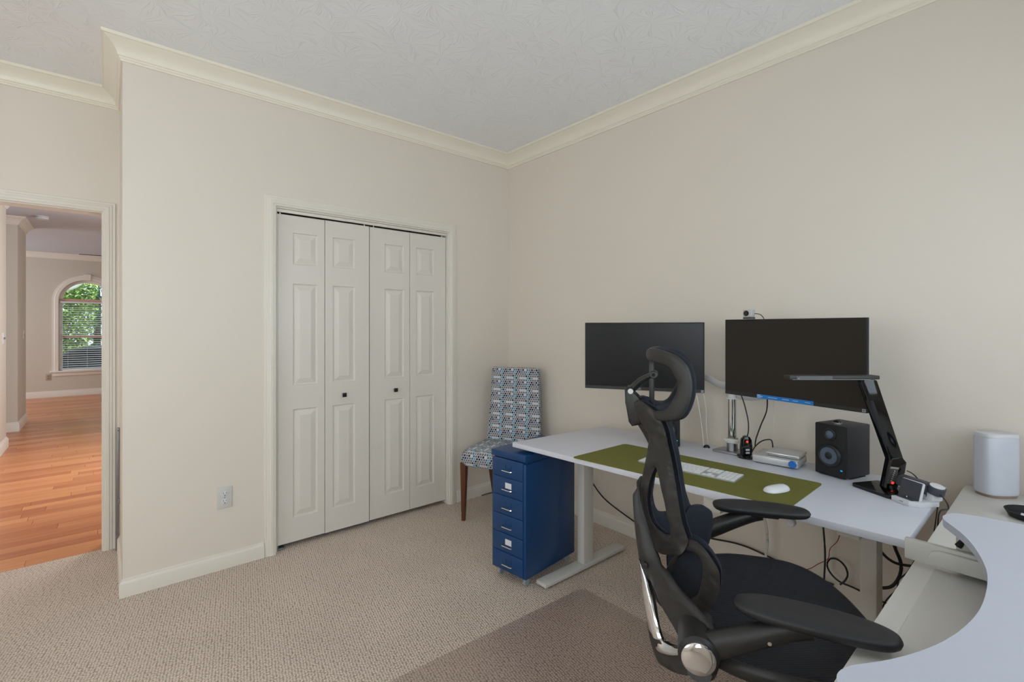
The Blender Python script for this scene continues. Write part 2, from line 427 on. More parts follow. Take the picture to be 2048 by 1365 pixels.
    F = P3+N*(shift+tf*t)[:, None]; K = P3+N*(shift-tb*t)[:, None]
    bnd = D < 1e-9
    bm = bmesh.new(); vf = [bm.verts.new(p) for p in F.tolist()]
    vk = [vf[i] if bnd[i] else bm.verts.new(K[i].tolist()) for i in range(nb)]
    for a, b, c in T.tolist():
        try: bm.faces.new((vf[a], vf[b], vf[c]))
        except ValueError: pass
        if not (bnd[a] and bnd[b] and bnd[c]):
            try: bm.faces.new((vk[a], vk[c], vk[b]))
            except ValueError: pass
    for v in [v for v in bm.verts if not v.link_faces]: bm.verts.remove(v)
    return bm
def superel(cx, cy, a, b, e, n=28, y=0.):
    out = []
    for i in range(n):
        t = 2*math.pi*i/n; c, s_ = math.cos(t), math.sin(t)
        out.append((cx+a*math.copysign(abs(c)**(2/e), c), y, cy+b*math.copysign(abs(s_)**(2/e), s_)))
    return out
def text_mesh(name, body, size, m, M, parent, extrude=.0002):
    cu = bpy.data.curves.new(name, 'FONT'); cu.body = body; cu.size = size; cu.extrude = extrude; cu.align_x = 'CENTER'; cu.align_y = 'CENTER'
    t = bpy.data.objects.new(name+'_src', cu); COL.objects.link(t)
    dg = bpy.context.evaluated_depsgraph_get(); me = bpy.data.meshes.new_from_object(t.evaluated_get(dg))
    bpy.data.objects.remove(t); me.name = name; me.transform(M); me.materials.clear(); me.materials.append(m)
    o = bpy.data.objects.new(name, me); COL.objects.link(o); o.parent = parent; return o

# ------------------------------------------------------------------ the room
CZ = 2.762                       # ceiling height
XL, YB, YD = -4.7, -3.6, .71     # left wall, wall behind the camera, door wall
HX0, HX1, HY = -6.2, -1.2, 9.6   # hall
b = B().box((XL-.1, YB-.1, -.08), (.12, YD+.025, 0)); struct(b.done('floor', CARPET, smooth=0))
b = B().box((XL-.1, YB-.1, CZ), (.12, YD+.12, CZ+.1)); struct(b.done('ceiling', CEIL, smooth=0))
struct(B().box((0, YB-.1, 0), (.12, YD+.12, CZ)).done('wall_right', WALL, smooth=0))
OX0, OX1, OZ = -1.803, -.586, 2.062      # closet opening
struct(B().box((-2.5, 0, 0), (OX0, .11, CZ)).box((OX1, 0, 0), (0, .11, CZ)).box((OX0, 0, OZ), (OX1, .11, CZ)).done('wall_closet', WALL, smooth=0))
struct(B().box((-2.5, .11, 0), (-2.39, YD, CZ)).done('wall_return', WALL, smooth=0))
DX0, DX1, DZ = -3.40, -2.570, 2.040      # doorway opening
struct(B().box((XL, YD, 0), (DX0, YD+.12, CZ)).box((DX1, YD, 0), (-2.39, YD+.12, CZ)).box((DX0, YD, DZ), (DX1, YD+.12, CZ)).box((-2.39, YD, 0), (0, YD+.12, CZ)).done('wall_door', WALL, smooth=0))
# wall behind the camera and left wall, each with window openings
def wall_win(name, mk, a0, a1, wins):
    b = B(); z0, z1 = .9, 2.2; cur = a0
    for wa, wb in wins:
        mk(b, cur, wa, 0, CZ); mk(b, wa, wb, 0, z0); mk(b, wa, wb, z1, CZ); cur = wb
    mk(b, cur, a1, 0, CZ); struct(b.done(name, WALL, smooth=0))
WB = ((-4.2, -2.9), (-2.0, -.3)); WL = ((-2.4, -.8),)
wall_win('wall_window', lambda b, p, q, z0, z1: b.box((p, YB-.12, z0), (q, YB, z1)), XL-.12, .0, WB)
wall_win('wall_left', lambda b, p, q, z0, z1: b.box((XL-.12, p, z0), (XL, q, z1)), YB, YD+.12, WL)
nw = 0
for wa, wb, side in [(*WB[0], 0), (*WB[1], 0), (*WL[0], 1)]:
    nw += 1
    mp = (lambda u, z, n: (u, YB+n, z)) if side == 0 else (lambda u, z, n: (XL+n, u, z))
    root = B()
    for lo, hi in (((wa, .9), (wb, .95)), ((wa, 2.15), (wb, 2.2)), ((wa, .9), (wa+.05, 2.2)), ((wb-.05, .9), (wb, 2.2)), ((wa, 1.53), (wb, 1.57)), (((wa+wb)/2-.02, .9), ((wa+wb)/2+.02, 2.2))):
        root.prism([(lo[0], lo[1]), (hi[0], lo[1]), (hi[0], hi[1]), (lo[0], hi[1])], -.08, -.03, mp)
    fr = struct(root.done('window_%d' % nw, TRIM, smooth=0))
    g = B().prism([(wa, .9), (wb, .9), (wb, 2.2), (wa, 2.2)], -.057, -.053, mp); g.done('pane', GLASSM, fr, smooth=0)
    c = B().sweep([(wa, .86), (wa, 2.2), (wb, 2.2), (wb, .86)], [(0, 0), (0, .018), (.07, .012), (.07, 0)], mp); c.done('casing', TRIM, fr, smooth=0)
    B().prism([(wa-.1, .86), (wb+.1, .86), (wb+.1, .89), (wa-.1, .89)], 0, .05, mp).done('sill', TRIM, fr, smooth=0)
# closet shell behind the doors
struct(B().box((-2.39, YD-.02, 0), (0, YD, CZ)).done('wall_closet_back', WALL, smooth=0))

# crown moulding, one piece per wall, mitred
def arc(c, r, a0, a1, n=7): return [(c[0]+r*math.cos(R_(a0+(a1-a0)*i/n)), c[1]+r*math.sin(R_(a0+(a1-a0)*i/n))) for i in range(n+1)]
def crown_prof(cz=CZ):
    p = [(0, cz-.102), (.008, cz-.102), (.009, cz-.094), (.014, cz-.090), (.014, cz-.083), (.020, cz-.080)]
    p += [(.020+.050*t**1.0*(.55+.45*t), cz-.080+.062*(t**.62 if t else 0)) for t in (0.02, .12, .25, .4, .55, .7, .85, 1)]
    p += [(.072, cz-.016), (.080, cz-.014), (.082, cz), (0, cz)]
    return p
path = [(0, YB), (0, 0), (-2.5, 0), (-2.5, YD), (XL, YD), (XL, YB), (0, YB)]
def mitre_path(path, i):     # neighbours give the mitre; extend straight at the ends
    return path
def sweep_seg(name, path, prof, m, mp, label=None):
    n = len(path)
    P = [Vector(p) for p in path]
    def nrm(a, b): d = (b-a).normalized(); return Vector((-d.y, d.x))
    for i in range(n-1):
        def mv(k):
            if k == 0 or k == n-1:
                n1, n2 = nrm(P[-2], P[-1]), nrm(P[0], P[1])
                if (P[0]-P[-1]).length > 1e-6: return nrm(P[i], P[i+1])
            else: n1, n2 = nrm(P[k-1], P[k]), nrm(P[k], P[k+1])
            return (n1+n2)/(1+n1.dot(n2))
        bb = B(); rows = []
        for k in (i, i+1):
            v = mv(k); rows.append([bb.bm.verts.new(mp(P[k].x+v.x*o, P[k].y+v.y*o, h)) for o, h in prof])
        q = len(prof)
        for j in range(q): bb.bm.faces.new((rows[0][j], rows[0][(j+1) % q], rows[1][(j+1) % q], rows[1][j]))
        bb.bm.faces.new(rows[0][::-1]); bb.bm.faces.new(rows[1])
        o = bb.done(name[i] if isinstance(name, list) else name, m, smooth=30); struct(o, label)
flat = lambda x, y, z: (x, y, z)
sweep_seg(['trim_%d' % k for k in range(1, 7)], path, crown_prof(), CROWN, flat)
bbp = [(0, 0), (.014, 0), (.014, .066), (.010, .075), (.006, .079), (.006, .084), (.003, .089), (0, .089)]
sweep_seg(['baseboard_right', 'baseboard_closet_right'], [(0, YB), (0, 0), (-.523, 0)], bbp, TRIM, flat)
sweep_seg(['baseboard_closet_left', 'baseboard_return'], [(-1.863, 0), (-2.5, 0), (-2.5, YD-.001)], bbp, TRIM, flat)
sweep_seg(['baseboard_door'], [(-3.47, YD), (XL, YD)], bbp, TRIM, flat)
sweep_seg(['baseboard_left', 'baseboard_window'], [(XL, YD), (XL, YB), (0, YB)], bbp, TRIM, flat)
# door casings
casp = [(0, 0), (0, .012), (.004, .016), (.012, .016), (.015, .019), (.030, .019), (.033, .016), (.044, .014), (.047, .010), (.058, .010), (.061, .007), (.061, 0)]
def casing(name, x0, x1, zt, y, parent=None):
    # path runs so that "left" points outwards from the opening
    o = B().sweep([(x0, 0), (x0, zt), (x1, zt), (x1, 0)], casp, lambda u, v, n: (u, y-n, v)).done(name, TRIM, parent, smooth=25); return o
struct(casing('trim_7', OX0+.004, OX1-.004, OZ-.004, 0))
struct(casing('trim_8', DX0+.010, DX1-.010, DZ-.010, YD))
# jambs
struct(B().box((OX0, .0, 0), (OX0+.012, .11, OZ)).box((OX1-.012, .0, 0), (OX1, .11, OZ)).box((OX0+.0121, .0005, OZ-.012), (OX1-.0121, .1095, OZ-.0005)).done('trim_9', TRIM, smooth=0))
jb = struct(B().box((DX0, YD, 0), (DX0+.015, YD+.12, DZ)).box((DX1-.014, YD, 0), (DX1, YD+.12, DZ)).box((DX0+.0151, YD+.0005, DZ-.015), (DX1-.0141, YD+.1195, DZ-.0005)).done('trim_10', TRIM, smooth=0))
B().box((DX1-.017, YD+.012, .895), (DX1-.0145, YD+.040, .955), .0008).done('strike_plate', GREYM, jb)
# bifold closet doors
door = bpy.data.objects.new('door_1', None); COL.objects.link(door); door.location = (OX0, .025, 0); struct(door, 'white four-leaf bifold closet doors with raised panels')
lx = [(-1.797, -1.506, .102, .0), (-1.503, -1.212, .048, -.004), (-1.205, -.905, .110, .003), (-.902, -.602, .052, .003)]
rows_ = [(.178, .838), (.985, 1.606), (1.724, 1.918)]
ZB, ZT = .030, 2.021
def leaf(x0, x1, st, dy):
    W = x1-x0; bm = bmesh.new(); pw = .146
    xs = [0, st, st+pw, W]; zs = [ZB]+[v for r in rows_ for v in r]+[ZT]
    def quad(a, b, c, d):
        bm.faces.new([bm.verts.new(p) for p in (a, b, c, d)])
    for i in range(3):
        for j in range(7):
            if i == 1 and j in (1, 3, 5): continue
            quad((xs[i], 0, zs[j]), (xs[i+1], 0, zs[j]), (xs[i+1], 0, zs[j+1]), (xs[i], 0, zs[j+1]))
    T = .033
    quad((0, T, ZB), (W, T, ZB), (W, T, ZT), (0, T, ZT)); quad((0, 0, ZB), (0, T, ZB), (0, T, ZT), (0, 0, ZT)); quad((W, 0, ZB), (W, T, ZB), (W, T, ZT), (W, 0, ZT))
    quad((0, 0, ZB), (W, 0, ZB), (W, T, ZB), (0, T, ZB)); quad((0, 0, ZT), (W, 0, ZT), (W, T, ZT), (0, T, ZT))
    bmesh.ops.remove_doubles(bm, verts=bm.verts[:], dist=1e-5)
    lf = finish('leaf', bm, DOORM, door, smooth=0); lf.location = (x0-OX0, dy, 0)
    for z0, z1 in rows_:
        bm = bmesh.new(); rings = []
        for ins, dep in ((0, 0), (.004, .007), (.010, .008), (.016, .0065), (.038, .001), (.040, .0005)):
            rings.append([bm.verts.new(p) for p in ((st+ins, dep, z0+ins), (st+pw-ins, dep, z0+ins), (st+pw-ins, dep, z1-ins), (st+ins, dep, z1-ins))])
        for a, c in zip(rings, rings[1:]):
            for k in range(4): bm.faces.new((a[k], a[(k+1) % 4], c[(k+1) % 4], c[k]))
        bm.faces.new(rings[-1]); finish('panel', bm, DOORM, lf, smooth=0)
    return lf
lvs = [leaf(*a) for a in lx]
for i, kx in ((1, -1.387), (2, -1.021)):
    x0 = lx[i][0]
    B().box((kx-x0-.013, -.026, .888), (kx-x0+.013, -.018, .914), .0015).cyl((kx-x0, -.019, .901), (kx-x0, 0, .901), .006, n=12).done('knob', KNOBM, lvs[i])
B().box((.013, -.012, OZ-.031), (OX1-OX0-.013, .000, OZ-.0125), .002).done('track', TRIM, door)
for i, dx in ((0, .03), (1, .26), (2, .03), (3, .27)):
    B().cyl((dx, .006, ZT), (dx, .006, ZT+.028), .004, n=8).done('pivot_pin', PLASTIC_W, lvs[i])
B().box((.012, -.004, 0), (.06, .036, .012), .002).box((.012, .01, .012), (.03, .022, .03)).done('floor_bracket', GREYM, door)

# outlet on the closet wall
t = thing('wall_outlet', 'almond duplex power outlet on the wall left of the closet doors', 'outlet', (-2.0615, 0, .393))
B().box((-.037, -.006, -.06), (.037, 0, .06), .003).done('cover_plate', PLASTIC_G, t)
for dz in (.021, -.021):
    r = B().lathe([(.016, 0), (.017, .0015), (.017, .003), (.0155, .004)], 20, Matrix.Translation((0, -.005, dz)) @ Matrix.Rotation(R_(90), 4, 'X')).done('receptacle', PLASTIC_W, t)
    B().box((-.0075, -.0095, dz+.002), (-.0052, -.0088, dz+.010)).box((.0052, -.0095, dz+.003), (.0072, -.0088, dz+.009)).cyl((0, -.0088, dz-.007), (0, -.0095, dz-.007), .0026, n=10).done('slot', DARKHOLE, r, smooth=0)
B().cyl((0, -.006, 0), (0, -.0072, 0), .003, n=10).done('screw', GREYM, t)
# metal pole leaning in the recess
t = thing('metal_pole', 'slim grey metal bar standing upright beside the hall doorway casing', 'pole', (-2.5135, .664, 0))
B().box((-.007, -.012, .0), (.007, .012, .735), .002, Matrix.Rotation(R_(0.5), 4, 'Y')).done('bar', mat('pole_grey', (132, 124, 122), .4, .3), t)
B().cyl((.006, -.0135, .72), (.006, -.0105, .72), .003, n=8).done('bolt', DARKHOLE, t)
B().box((.006, -.02, .28), (.014, -.004, .31), .002).done('latch', GREYM, t)

# ------------------------------------------------------------------ the hall beyond the doorway
hf = struct(B().box((HX0, YD+.025, -.1), (HX1, HY+.1, -.006)).done('floor_hall', mat('plank_gap', (96, 52, 26), .6), smooth=0))
me_cache = {}
pw = .098; y = YD+.026; row = 0
while y < HY:
    x = -4.05 - random.random()*.5 if y > 4.4 else -3.55-random.random()*.5
    while x < -2.05:
        Lk = random.choice((.6, .8, 1.0, 1.2, 1.45))
        if Lk not in me_cache:
            o = B().box((0, 0, -.012), (Lk-.0015, pw-.0015, 0), .0008, seg=1).done('plank', PLANK, hf, smooth=0); me_cache[Lk] = o.data
        else:
            o = bpy.data.objects.new('plank', me_cache[Lk]); COL.objects.link(o); o.parent = hf
        o.location = (x, y, 0); x += Lk
    y += pw; row += 1
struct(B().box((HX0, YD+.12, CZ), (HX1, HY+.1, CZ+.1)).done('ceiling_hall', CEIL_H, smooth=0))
# far wall with the arched window opening
WX0, WX1, WZ0, WZS = -3.27, -2.46, .50, 1.86
wr = (WX1-WX0)/2; wc = (WX0+WX1)/2
arch = [(wc+wr*math.cos(R_(a)), WZS+wr*math.sin(R_(a))) for a in range(180, -1, -9)]
bb = B(); mpw = lambda u, v, n: (u, n, v)
for k in range(len(arch)-1):
    (u0, v0), (u1, v1) = arch[k], arch[k+1]; bb.prism([(u0, v0), (u1, v1), (u1, CZ), (u0, CZ)], HY, HY+.14, mpw)
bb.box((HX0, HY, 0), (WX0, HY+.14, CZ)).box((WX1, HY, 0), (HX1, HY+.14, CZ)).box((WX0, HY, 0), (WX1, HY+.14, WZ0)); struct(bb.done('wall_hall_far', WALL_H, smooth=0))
win = struct(B().sweep([(WX0, WZ0), *arch, (WX1, WZ0)], [(-.0, .06), (-.0, .10), (-.045, .10), (-.045, .06)], lambda u, v, n: (u, HY+n, v)).done('window_4', TRIM, smooth=20), 'arched white window with blinds at the end of the hall')
SASH = mat('sash_rail_paint', (214, 168, 150), .5)
B().sweep([(WX0-.01, WZ0-.0), *[(wc+(wr+.01)*math.cos(R_(a)), WZS+(wr+.01)*math.sin(R_(a))) for a in range(180, -1, -9)], (WX1+.01, WZ0)], [(0, 0), (0, .02), (.05, .02), (.06, .012), (.09, .012), (.09, 0)], lambda u, v, n: (u, HY-n, v)).done('casing', TRIM, win, smooth=20)
B().box((WX0-.13, HY-.06, WZ0-.03), (WX1+.13, HY+.06, WZ0), .004).box((WX0-.09, HY-.02, WZ0-.1), (WX1+.09, HY, WZ0-.03), .003).done('sill', TRIM, win)
B().prism([(wc-.05, WZS+wr+.0), (wc+.05, WZS+wr+.0), (wc+.06, WZS+wr+.12), (wc-.06, WZS+wr+.12)], -.035, 0, lambda u, v, n: (u, HY+n, v)).done('keystone', TRIM, win, smooth=0)
B().box((WX0+.004, HY+.052, WZS-.045), (WX1-.004, HY+.098, WZS+.035)).done('transom', SASH, win, smooth=0)
B().box((WX0+.04, HY+.06, 1.13), (WX1-.04, HY+.10, 1.175)).done('meeting_rail', SASH, win, smooth=0)
B().box((WX0, HY+.078, WZ0), (WX1, HY+.082, WZS)).done('pane', GLASSM, win, smooth=0)
bb = B(); bb.prism([(WX0, WZS), *arch[1:-1], (WX1, WZS)], HY+.078, HY+.082, mpw); bb.done('pane', GLASSM, win, smooth=0)
bl = thing('window_blind', 'white horizontal blind lowered over the hall window', 'blind', (wc, HY+.02, WZ0+.01))
B().box((-wr+.01, -.02, 1.30), (wr-.01, .02, 1.335), .004).done('headrail', PLASTIC_W, bl)
ss = B()
for i in range(30):
    z = .03+i*.0425; ss.box((-wr+.012, -.022, -.0014), (wr-.012, .022, .0014), 0, Matrix.Translation((0, 0, z)) @ Matrix.Rotation(R_(8), 4, 'X'))
s_ = ss.done('slats', PLASTIC_W, bl, smooth=0); s_['kind'] = 'stuff'
B().box((-wr+.01, -.02, 0), (wr-.01, .02, .016), .003).done('bottom_rail', PLASTIC_W, bl)
for dx in (-.28, .0, .28): B().cyl((dx, -.0225, .01), (dx, -.0225, 1.3), .0015, n=5).done('cord', CABLE_W, bl)
# side walls of the hall
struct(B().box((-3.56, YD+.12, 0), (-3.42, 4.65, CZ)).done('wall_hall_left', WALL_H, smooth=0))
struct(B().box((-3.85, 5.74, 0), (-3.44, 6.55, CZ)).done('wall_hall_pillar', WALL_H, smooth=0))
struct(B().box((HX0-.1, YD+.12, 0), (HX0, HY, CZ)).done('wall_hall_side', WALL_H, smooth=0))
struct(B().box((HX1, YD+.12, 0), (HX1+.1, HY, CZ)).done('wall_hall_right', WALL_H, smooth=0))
def wrap(name, x0, x1, y0, y1, prof, mm=TRIM):
    # moulding around an outer corner block (clockwise so that left points outwards)
    struct(B().sweep([(x0, y0), (x0, y0), ][:0] + [(x0, y1), (x1, y1), (x1, y0), (x0, y0)], prof, flat).done(name, mm, smooth=30))
wrap('trim_12', -3.85, -3.44, 5.74, 6.55, crown_prof()); wrap('baseboard_hall_pillar', -3.85, -3.44, 5.74, 6.55, [(o*1.3, h*1.35) for o, h in bbp])
wrap('trim_13', -3.56, -3.42, YD+.13, 4.65, crown_prof()); wrap('baseboard_hall_left', -3.56, -3.42, YD+.13, 4.65, [(o*1.3, h*1.35) for o, h in bbp])
sweep_seg(['trim_14'], [(HX1, HY), (HX0, HY)], crown_prof(), TRIM, flat)
sweep_seg(['baseboard_hall_far'], [(HX1, HY), (HX0, HY)], [(o*1.3, h*1.35) for o, h in bbp], TRIM, flat)
t = thing('smoke_detector', 'white round smoke detector on the hall ceiling', 'detector', (-3.2, 5.5, CZ))
B().lathe([(.068, 0), (.068, -.012)], 28).done('base', PLASTIC_W, t)
B().lathe([(.060, -.012), (.066, -.018), (.064, -.032), (.05, -.040)], 28).done('cover', PLASTIC_W, t)
t = thing('ceiling_vent', 'dark slotted air vent in the hall ceiling near the far wall', 'vent', (-2.80, 9.38, CZ))
B().box((-.2, -.06, -.006), (.2, .06, 0), .002).done('frame', PLASTIC_W, t)
for k in range(4): B().box((-.18, -.045+k*.025, -.008), (.18, -.030+k*.025, -.005)).done('slot', DARKHOLE, t, smooth=0)
t = thing('wall_outlet', 'small beige outlet low on the hall wall under the arched window', 'outlet', (-3.42, HY, .385))
B().box((-.037, -.007, -.06), (.037, 0, .06), .003).done('cover_plate', mat('beige_plate', (176, 160, 142), .5), t)
B().box((-.017, -.009, .006), (.017, -.006, .036), .002).box((-.017, -.009, -.036), (.017, -.006, -.006), .002).done('receptacle', mat('brown_plate', (150, 134, 118), .5), t)
t = thing('light_switch', 'white toggle switch on the side of the hall pillar', 'switch', (-3.44, 6.30, 1.24))
B().box((0, -.035, -.058), (.006, .035, .058), .002).done('cover_plate', PLASTIC_W, t); B().box((.006, -.006, -.012), (.016, .006, .012), .002).done('toggle', GREYM, t)
t = thing('light_switch', 'switch plate at the end of the near left hall wall', 'switch', (-3.42, 4.45, 1.22))
B().box((0, -.06, -.058), (.006, .06, .058), .002).done('cover_plate', PLASTIC_W, t)
for dy in (-.025, .025): B().box((.006, dy-.006, -.012), (.016, dy+.006, .012), .002).done('toggle', GREYM, t)

# outdoors behind the hall window
struct(B().box((-30, HY+.15, -.5), (25, 60, -.4)).done('ground', mat('lawn', (86, 104, 58), .9, var=.4), smooth=0), 'lawn outside the hall window')
LEAFA = mat('yellow_green_leaf', (138, 164, 92), .6, var=.35, vscale=3.); LEAFB = mat('dark_leaf', (88, 132, 114), .6, var=.35, vscale=3.)  # yellow-green and blue-green foliage, one base colour per tree
BARK = mat('bark', (98, 84, 72), .9, bump=.4, bscale=30, var=.2)
def tree(name, loc, h, rx, m, label, n, seed):
    rnd = random.Random(seed); t = thing(name, label, 'tree', loc, 0, 'trees outside the hall window')
    B().tube([(0, 0, 0), (.05, .02, h*.4), (-.04, 0, h*.8)], [.13, .1, .04], 8).done('trunk', BARK, t)
    bb = B()
    for i in range(n):
        while True:
            p = Vector((rnd.uniform(-1, 1), rnd.uniform(-1, 1), rnd.uniform(-1, 1)))
            if p.length < 1: break
        c = Vector((p.x*rx, p.y*rx, h*.56+p.z*h*.44)); s = rnd.uniform(.045, .10)
        q = Matrix.Translation(c) @ Matrix.Rotation(rnd.uniform(0, 6.3), 4, 'Z') @ Matrix.Rotation(rnd.uniform(-1, 1), 4, 'X')
        bb._new([(0, -s, 0), (s*.5, 0, s*.12), (0, s, 0), (-s*.5, 0, s*.12)], [(0, 1, 2, 3)], q)
    o = bb.done('leaves', m, t, smooth=0); o['kind'] = 'stuff'
tree('leafy_tree', (-3.7, 15.2, -.4), 4.2, .95, LEAFA, 'yellow-green tree outside on the left of the hall window', 7000, 1)
tree('leafy_tree', (-1.5, 17.3, -.4), 4.9, 1.1, LEAFB, 'darker green tree outside on the right of the hall window', 8000, 2)
tree('leafy_tree', (-2.9, 22, -.4), 6.4, 2.9, LEAFB, 'tall dark tree at the back outside the hall window', 14000, 3)
tree('leafy_tree', (-6.4, 17.5, -.4), 5.2, 1.4, LEAFA, 'tree outside half hidden behind the left edge of the hall window', 4000, 4)
# dark parked car outside
CARP = mat('dark_car_paint', (52, 52, 62), .22, .3); CARG = mat('car_glass', (30, 32, 40), .1)
t = thing('parked_car', 'dark grey car outside the lower half of the hall window', 'car', (-3.02, 12.8, -.52))
prof = [(-1.35, .25), (-1.35, .7), (-1.2, .82), (-.75, .92), (-.25, 1.30), (.1, 1.38), (1.3, 1.38), (1.9, 1.0), (2.3, .9), (2.35, .3), (2.0, .22), (-1.0, .22)]
B().prism(prof, -.8, .8, lambda u, v, n: (u, n, v), .04).done('body', CARP, t)
B().prism([(-.66, .95), (-.2, 1.27), (.1, 1.33), (.3, 1.33), (.3, .95)], -.812, -.80, lambda u, v, n: (u, n, v)).prism([(.36, .95), (.36, 1.33), (1.28, 1.33), (1.7, 1.0)], -.812, -.80, lambda u, v, n: (u, n, v)).done('side_glass', CARG, t, smooth=0)
for wx in (-.75, 1.5):
    wl = B().cyl((wx, -.83, .3), (wx, -.6, .3), .3, n=24, bev=.03).done('wheel', BLACK_MATT, t); B().cyl((wx, -.84, .3), (wx, -.82, .3), .18, n=16).done('hubcap', ALU, wl)
B().cyl((.35, -.815, .85), (.5, -.815, .85), .02, n=8).done('door_handle', CHROME, t)
tag(B().tube([tuple(p) for p in spline([(-4.3, 11.2, 2.05), (-3.7, 11.2, 2.12), (-3.25, 11.2, 2.22), (-3.02, 11.2, 2.40), (-2.95, 11.2, 2.62)], 6)], .07, 8, rz=.09).done('porch_trim', mat('white_outdoor_paint', (240, 240, 238), .5)), 'white curved trim outside the upper left of the arched window', 'trim')

# ------------------------------------------------------------------ sit-stand desk along the right wall
DKZ = .73
DQ = [(-.921, -1.131), (-.217, -1.186), (-.121, -2.743), (-.816, -2.747)]
t = thing('standing_desk', 'long white sit-stand desk with T-shaped legs along the right wall', 'desk', (-.53, -1.94, 0))
rel = lambda p: (p[0]+.53, p[1]+1.94)
B().prism([rel(p) for p in DQ], DKZ-.025, DKZ, None, .002).done('desktop', WHITE, t)
for yl in (-1.290, -2.597):
    yy = yl+1.94
    cb = B().box((-.03, yy-.024, .03), (.05, yy+.024, .655), .003).done('leg_column', WHITE_METAL, t)
    B().box((-.026, yy-.020, .655), (.046, yy+.020, DKZ-.05), .002).done('inner_column', WHITE_METAL, cb)
    ft = B().box((-.335, yy-.036, .012), (.33, yy+.036, .032), .003).done('foot', WHITE_METAL, t)
    for fx in (-.3, .29): B().cyl((fx, yy, 0), (fx, yy, .013), .02, n=14).done('levelling_pad', BLACK_MATT, ft)
    B().box((-.26, yy-.03, DKZ-.05), (.28, yy+.03, DKZ-.0255), .003).done('top_bracket', WHITE_METAL, t)
B().box((-.02, -.63, DKZ-.055), (.04, .62, DKZ-.03), .003).done('crossbar', WHITE_METAL, t)
B().box((-.30, -.27, DKZ-.085), (-.22, -.20, DKZ-.0255), .008).done('control_box', PLASTIC_G, t)
B().cyl((-.285, -.50, DKZ-.048), (-.262, -.50, DKZ-.048), .013, n=18, bev=.002).box((-.27, -.506, DKZ-.052), (-.25, -.494, DKZ-.0255)).done('hook_knob', PLASTIC_W, t)

# blue drawer cabinet
ang = math.atan2(.029, .24)          # small turn
t = thing('drawer_cabinet', 'blue metal cabinet with six drawers on casters at the desk end', 'cabinet', (-.970, -1.015, 0), ang)
D_, W_, Z0, Z1 = .43, .242, .05, .683    # depth along +x, width along -y
B().box((0.004, -W_, Z0), (D_, 0, Z1-.045), .003).box((0.02, -W_+.006, Z1-.05), (D_-.004, -.006, Z1-.02)).done('body', BLUE, t)
B().box((-.002, -W_-.002, Z1-.034), (D_+.002, .002, Z1), .004).done('top', BLUE, t)
zz = [Z0+.004+i*(Z1-.036-Z0-.004)/6 for i in range(7)]
PAPER = mat('white_paper', (222, 222, 228), .8)
for i in range(6):
    a, c = zz[i], zz[i+1]; mz = (a+c)/2
    dr = B().box((-.002, -W_+.016, a+.002), (.016, -.012, c-.002), .0015).done('drawer', BLUE, t)
    my = -W_*.5-.005
    hd = B().tube([(0, my+.034, mz-.008), (-.018, my+.033, mz-.010), (-.021, my+.030, mz-.010), (-.021, my-.030, mz-.010), (-.018, my-.033, mz-.010), (0, my-.034, mz-.008)], .0032, 8).done('handle', CHROME, dr)
    B().box((-.0035, my-.022, mz-.006), (-.0015, my+.022, mz-.003)).box((-.0035, my+.019, mz-.006), (-.0015, my+.022, mz+.020)).box((-.0035, my-.022, mz-.006), (-.0015, my-.019, mz+.020)).done('label_holder', BLUE, dr, smooth=0)
    if i in (1, 4): B().box((-.006, my-.024, mz-.006), (-.0045, my+.020, mz+.024)).done('label_card', PAPER, dr, smooth=0)
for cx_, cy_ in ((.04, -.03), (.04, -W_+.03), (D_-.04, -.03), (D_-.04, -W_+.03)):
    cs = B().cyl((cx_-.0, cy_-.009, .0185), (cx_, cy_+.009, .0185), .0185, n=18, bev=.003).done('caster', mat('caster_grey', (150, 158, 168), .4) if (cx_, cy_) == (.04, -.03) else bpy.data.materials['caster_grey'], t)
    B().cyl((cx_, cy_, .02), (cx_, cy_, Z0), .006, n=8).done('stem', GREYM, cs)

# ------------------------------------------------------------------ dining chair in the corner
fa = math.atan2(-.454, -.891)
t = thing('dining_chair', 'high-backed dining chair in dotted fabric with walnut legs', 'chair', (-.17, -.293, 0), fa)
# local: x forward, y to its left (the viewer's right); back top at x = 0
def sheet(n, m, f):
    bm = bmesh.new(); g = [[bm.verts.new(f(i/(n-1), j/(m-1))) for j in range(m)] for i in range(n)]
    for i in range(n-1):
        for j in range(m-1): bm.faces.new((g[i][j], g[i+1][j], g[i+1][j+1], g[i][j+1]))
    return bm
def rounded_block(sec, zs, parent, name, m, uvm=True):
    """loft of rounded-rectangle sections: sec(k) -> list of points"""
    bm = bmesh.new(); rows = [[bm.verts.new(p) for p in sec(z)] for z in zs]
    n = len(rows[0])
    for a, c in zip(rows, rows[1:]):
        for i in range(n): bm.faces.new((a[i], a[(i+1) % n], c[(i+1) % n], c[i]))
    bm.faces.new(rows[0][::-1]); bm.faces.new(rows[-1]); return finish(name, bm, m, parent, smooth=50, box_uv=uvm)
def back_sec(u):
    z = .40+u*.63; e = 1-(max(0, u-.965)/.035)**2*.35 if u > .965 else 1
    hw = .222-.032*u; xm = .075-.10*u+.05*u*u; th = .030*e
    return [(xm-.018+a, c, z) for a, c in rrect(-th, -hw*(1 if u < .99 else .985), th, hw*(1 if u < .99 else .985), min(.018, th*.8), 4)]
rounded_block(back_sec, [0, .08, .2, .35, .5, .65, .8, .9, .95, .975, .99, 1], t, 'backrest', DOTS)
def seat_sec(u):
    z = .385+u*.095; e = [0.02, .008, 0, 0, .010, .025][min(5, int(u*5+.01))]
    return [(a, c, z+(.012*math.cos((a-.28)*4) if u > .5 else 0)) for a, c in rrect(.04+e, -.225+e, .505-e, .225-e, .05, 5)]
rounded_block(seat_sec, [0, .2, .4, .6, .8, 1], t, 'seat', DOTS)
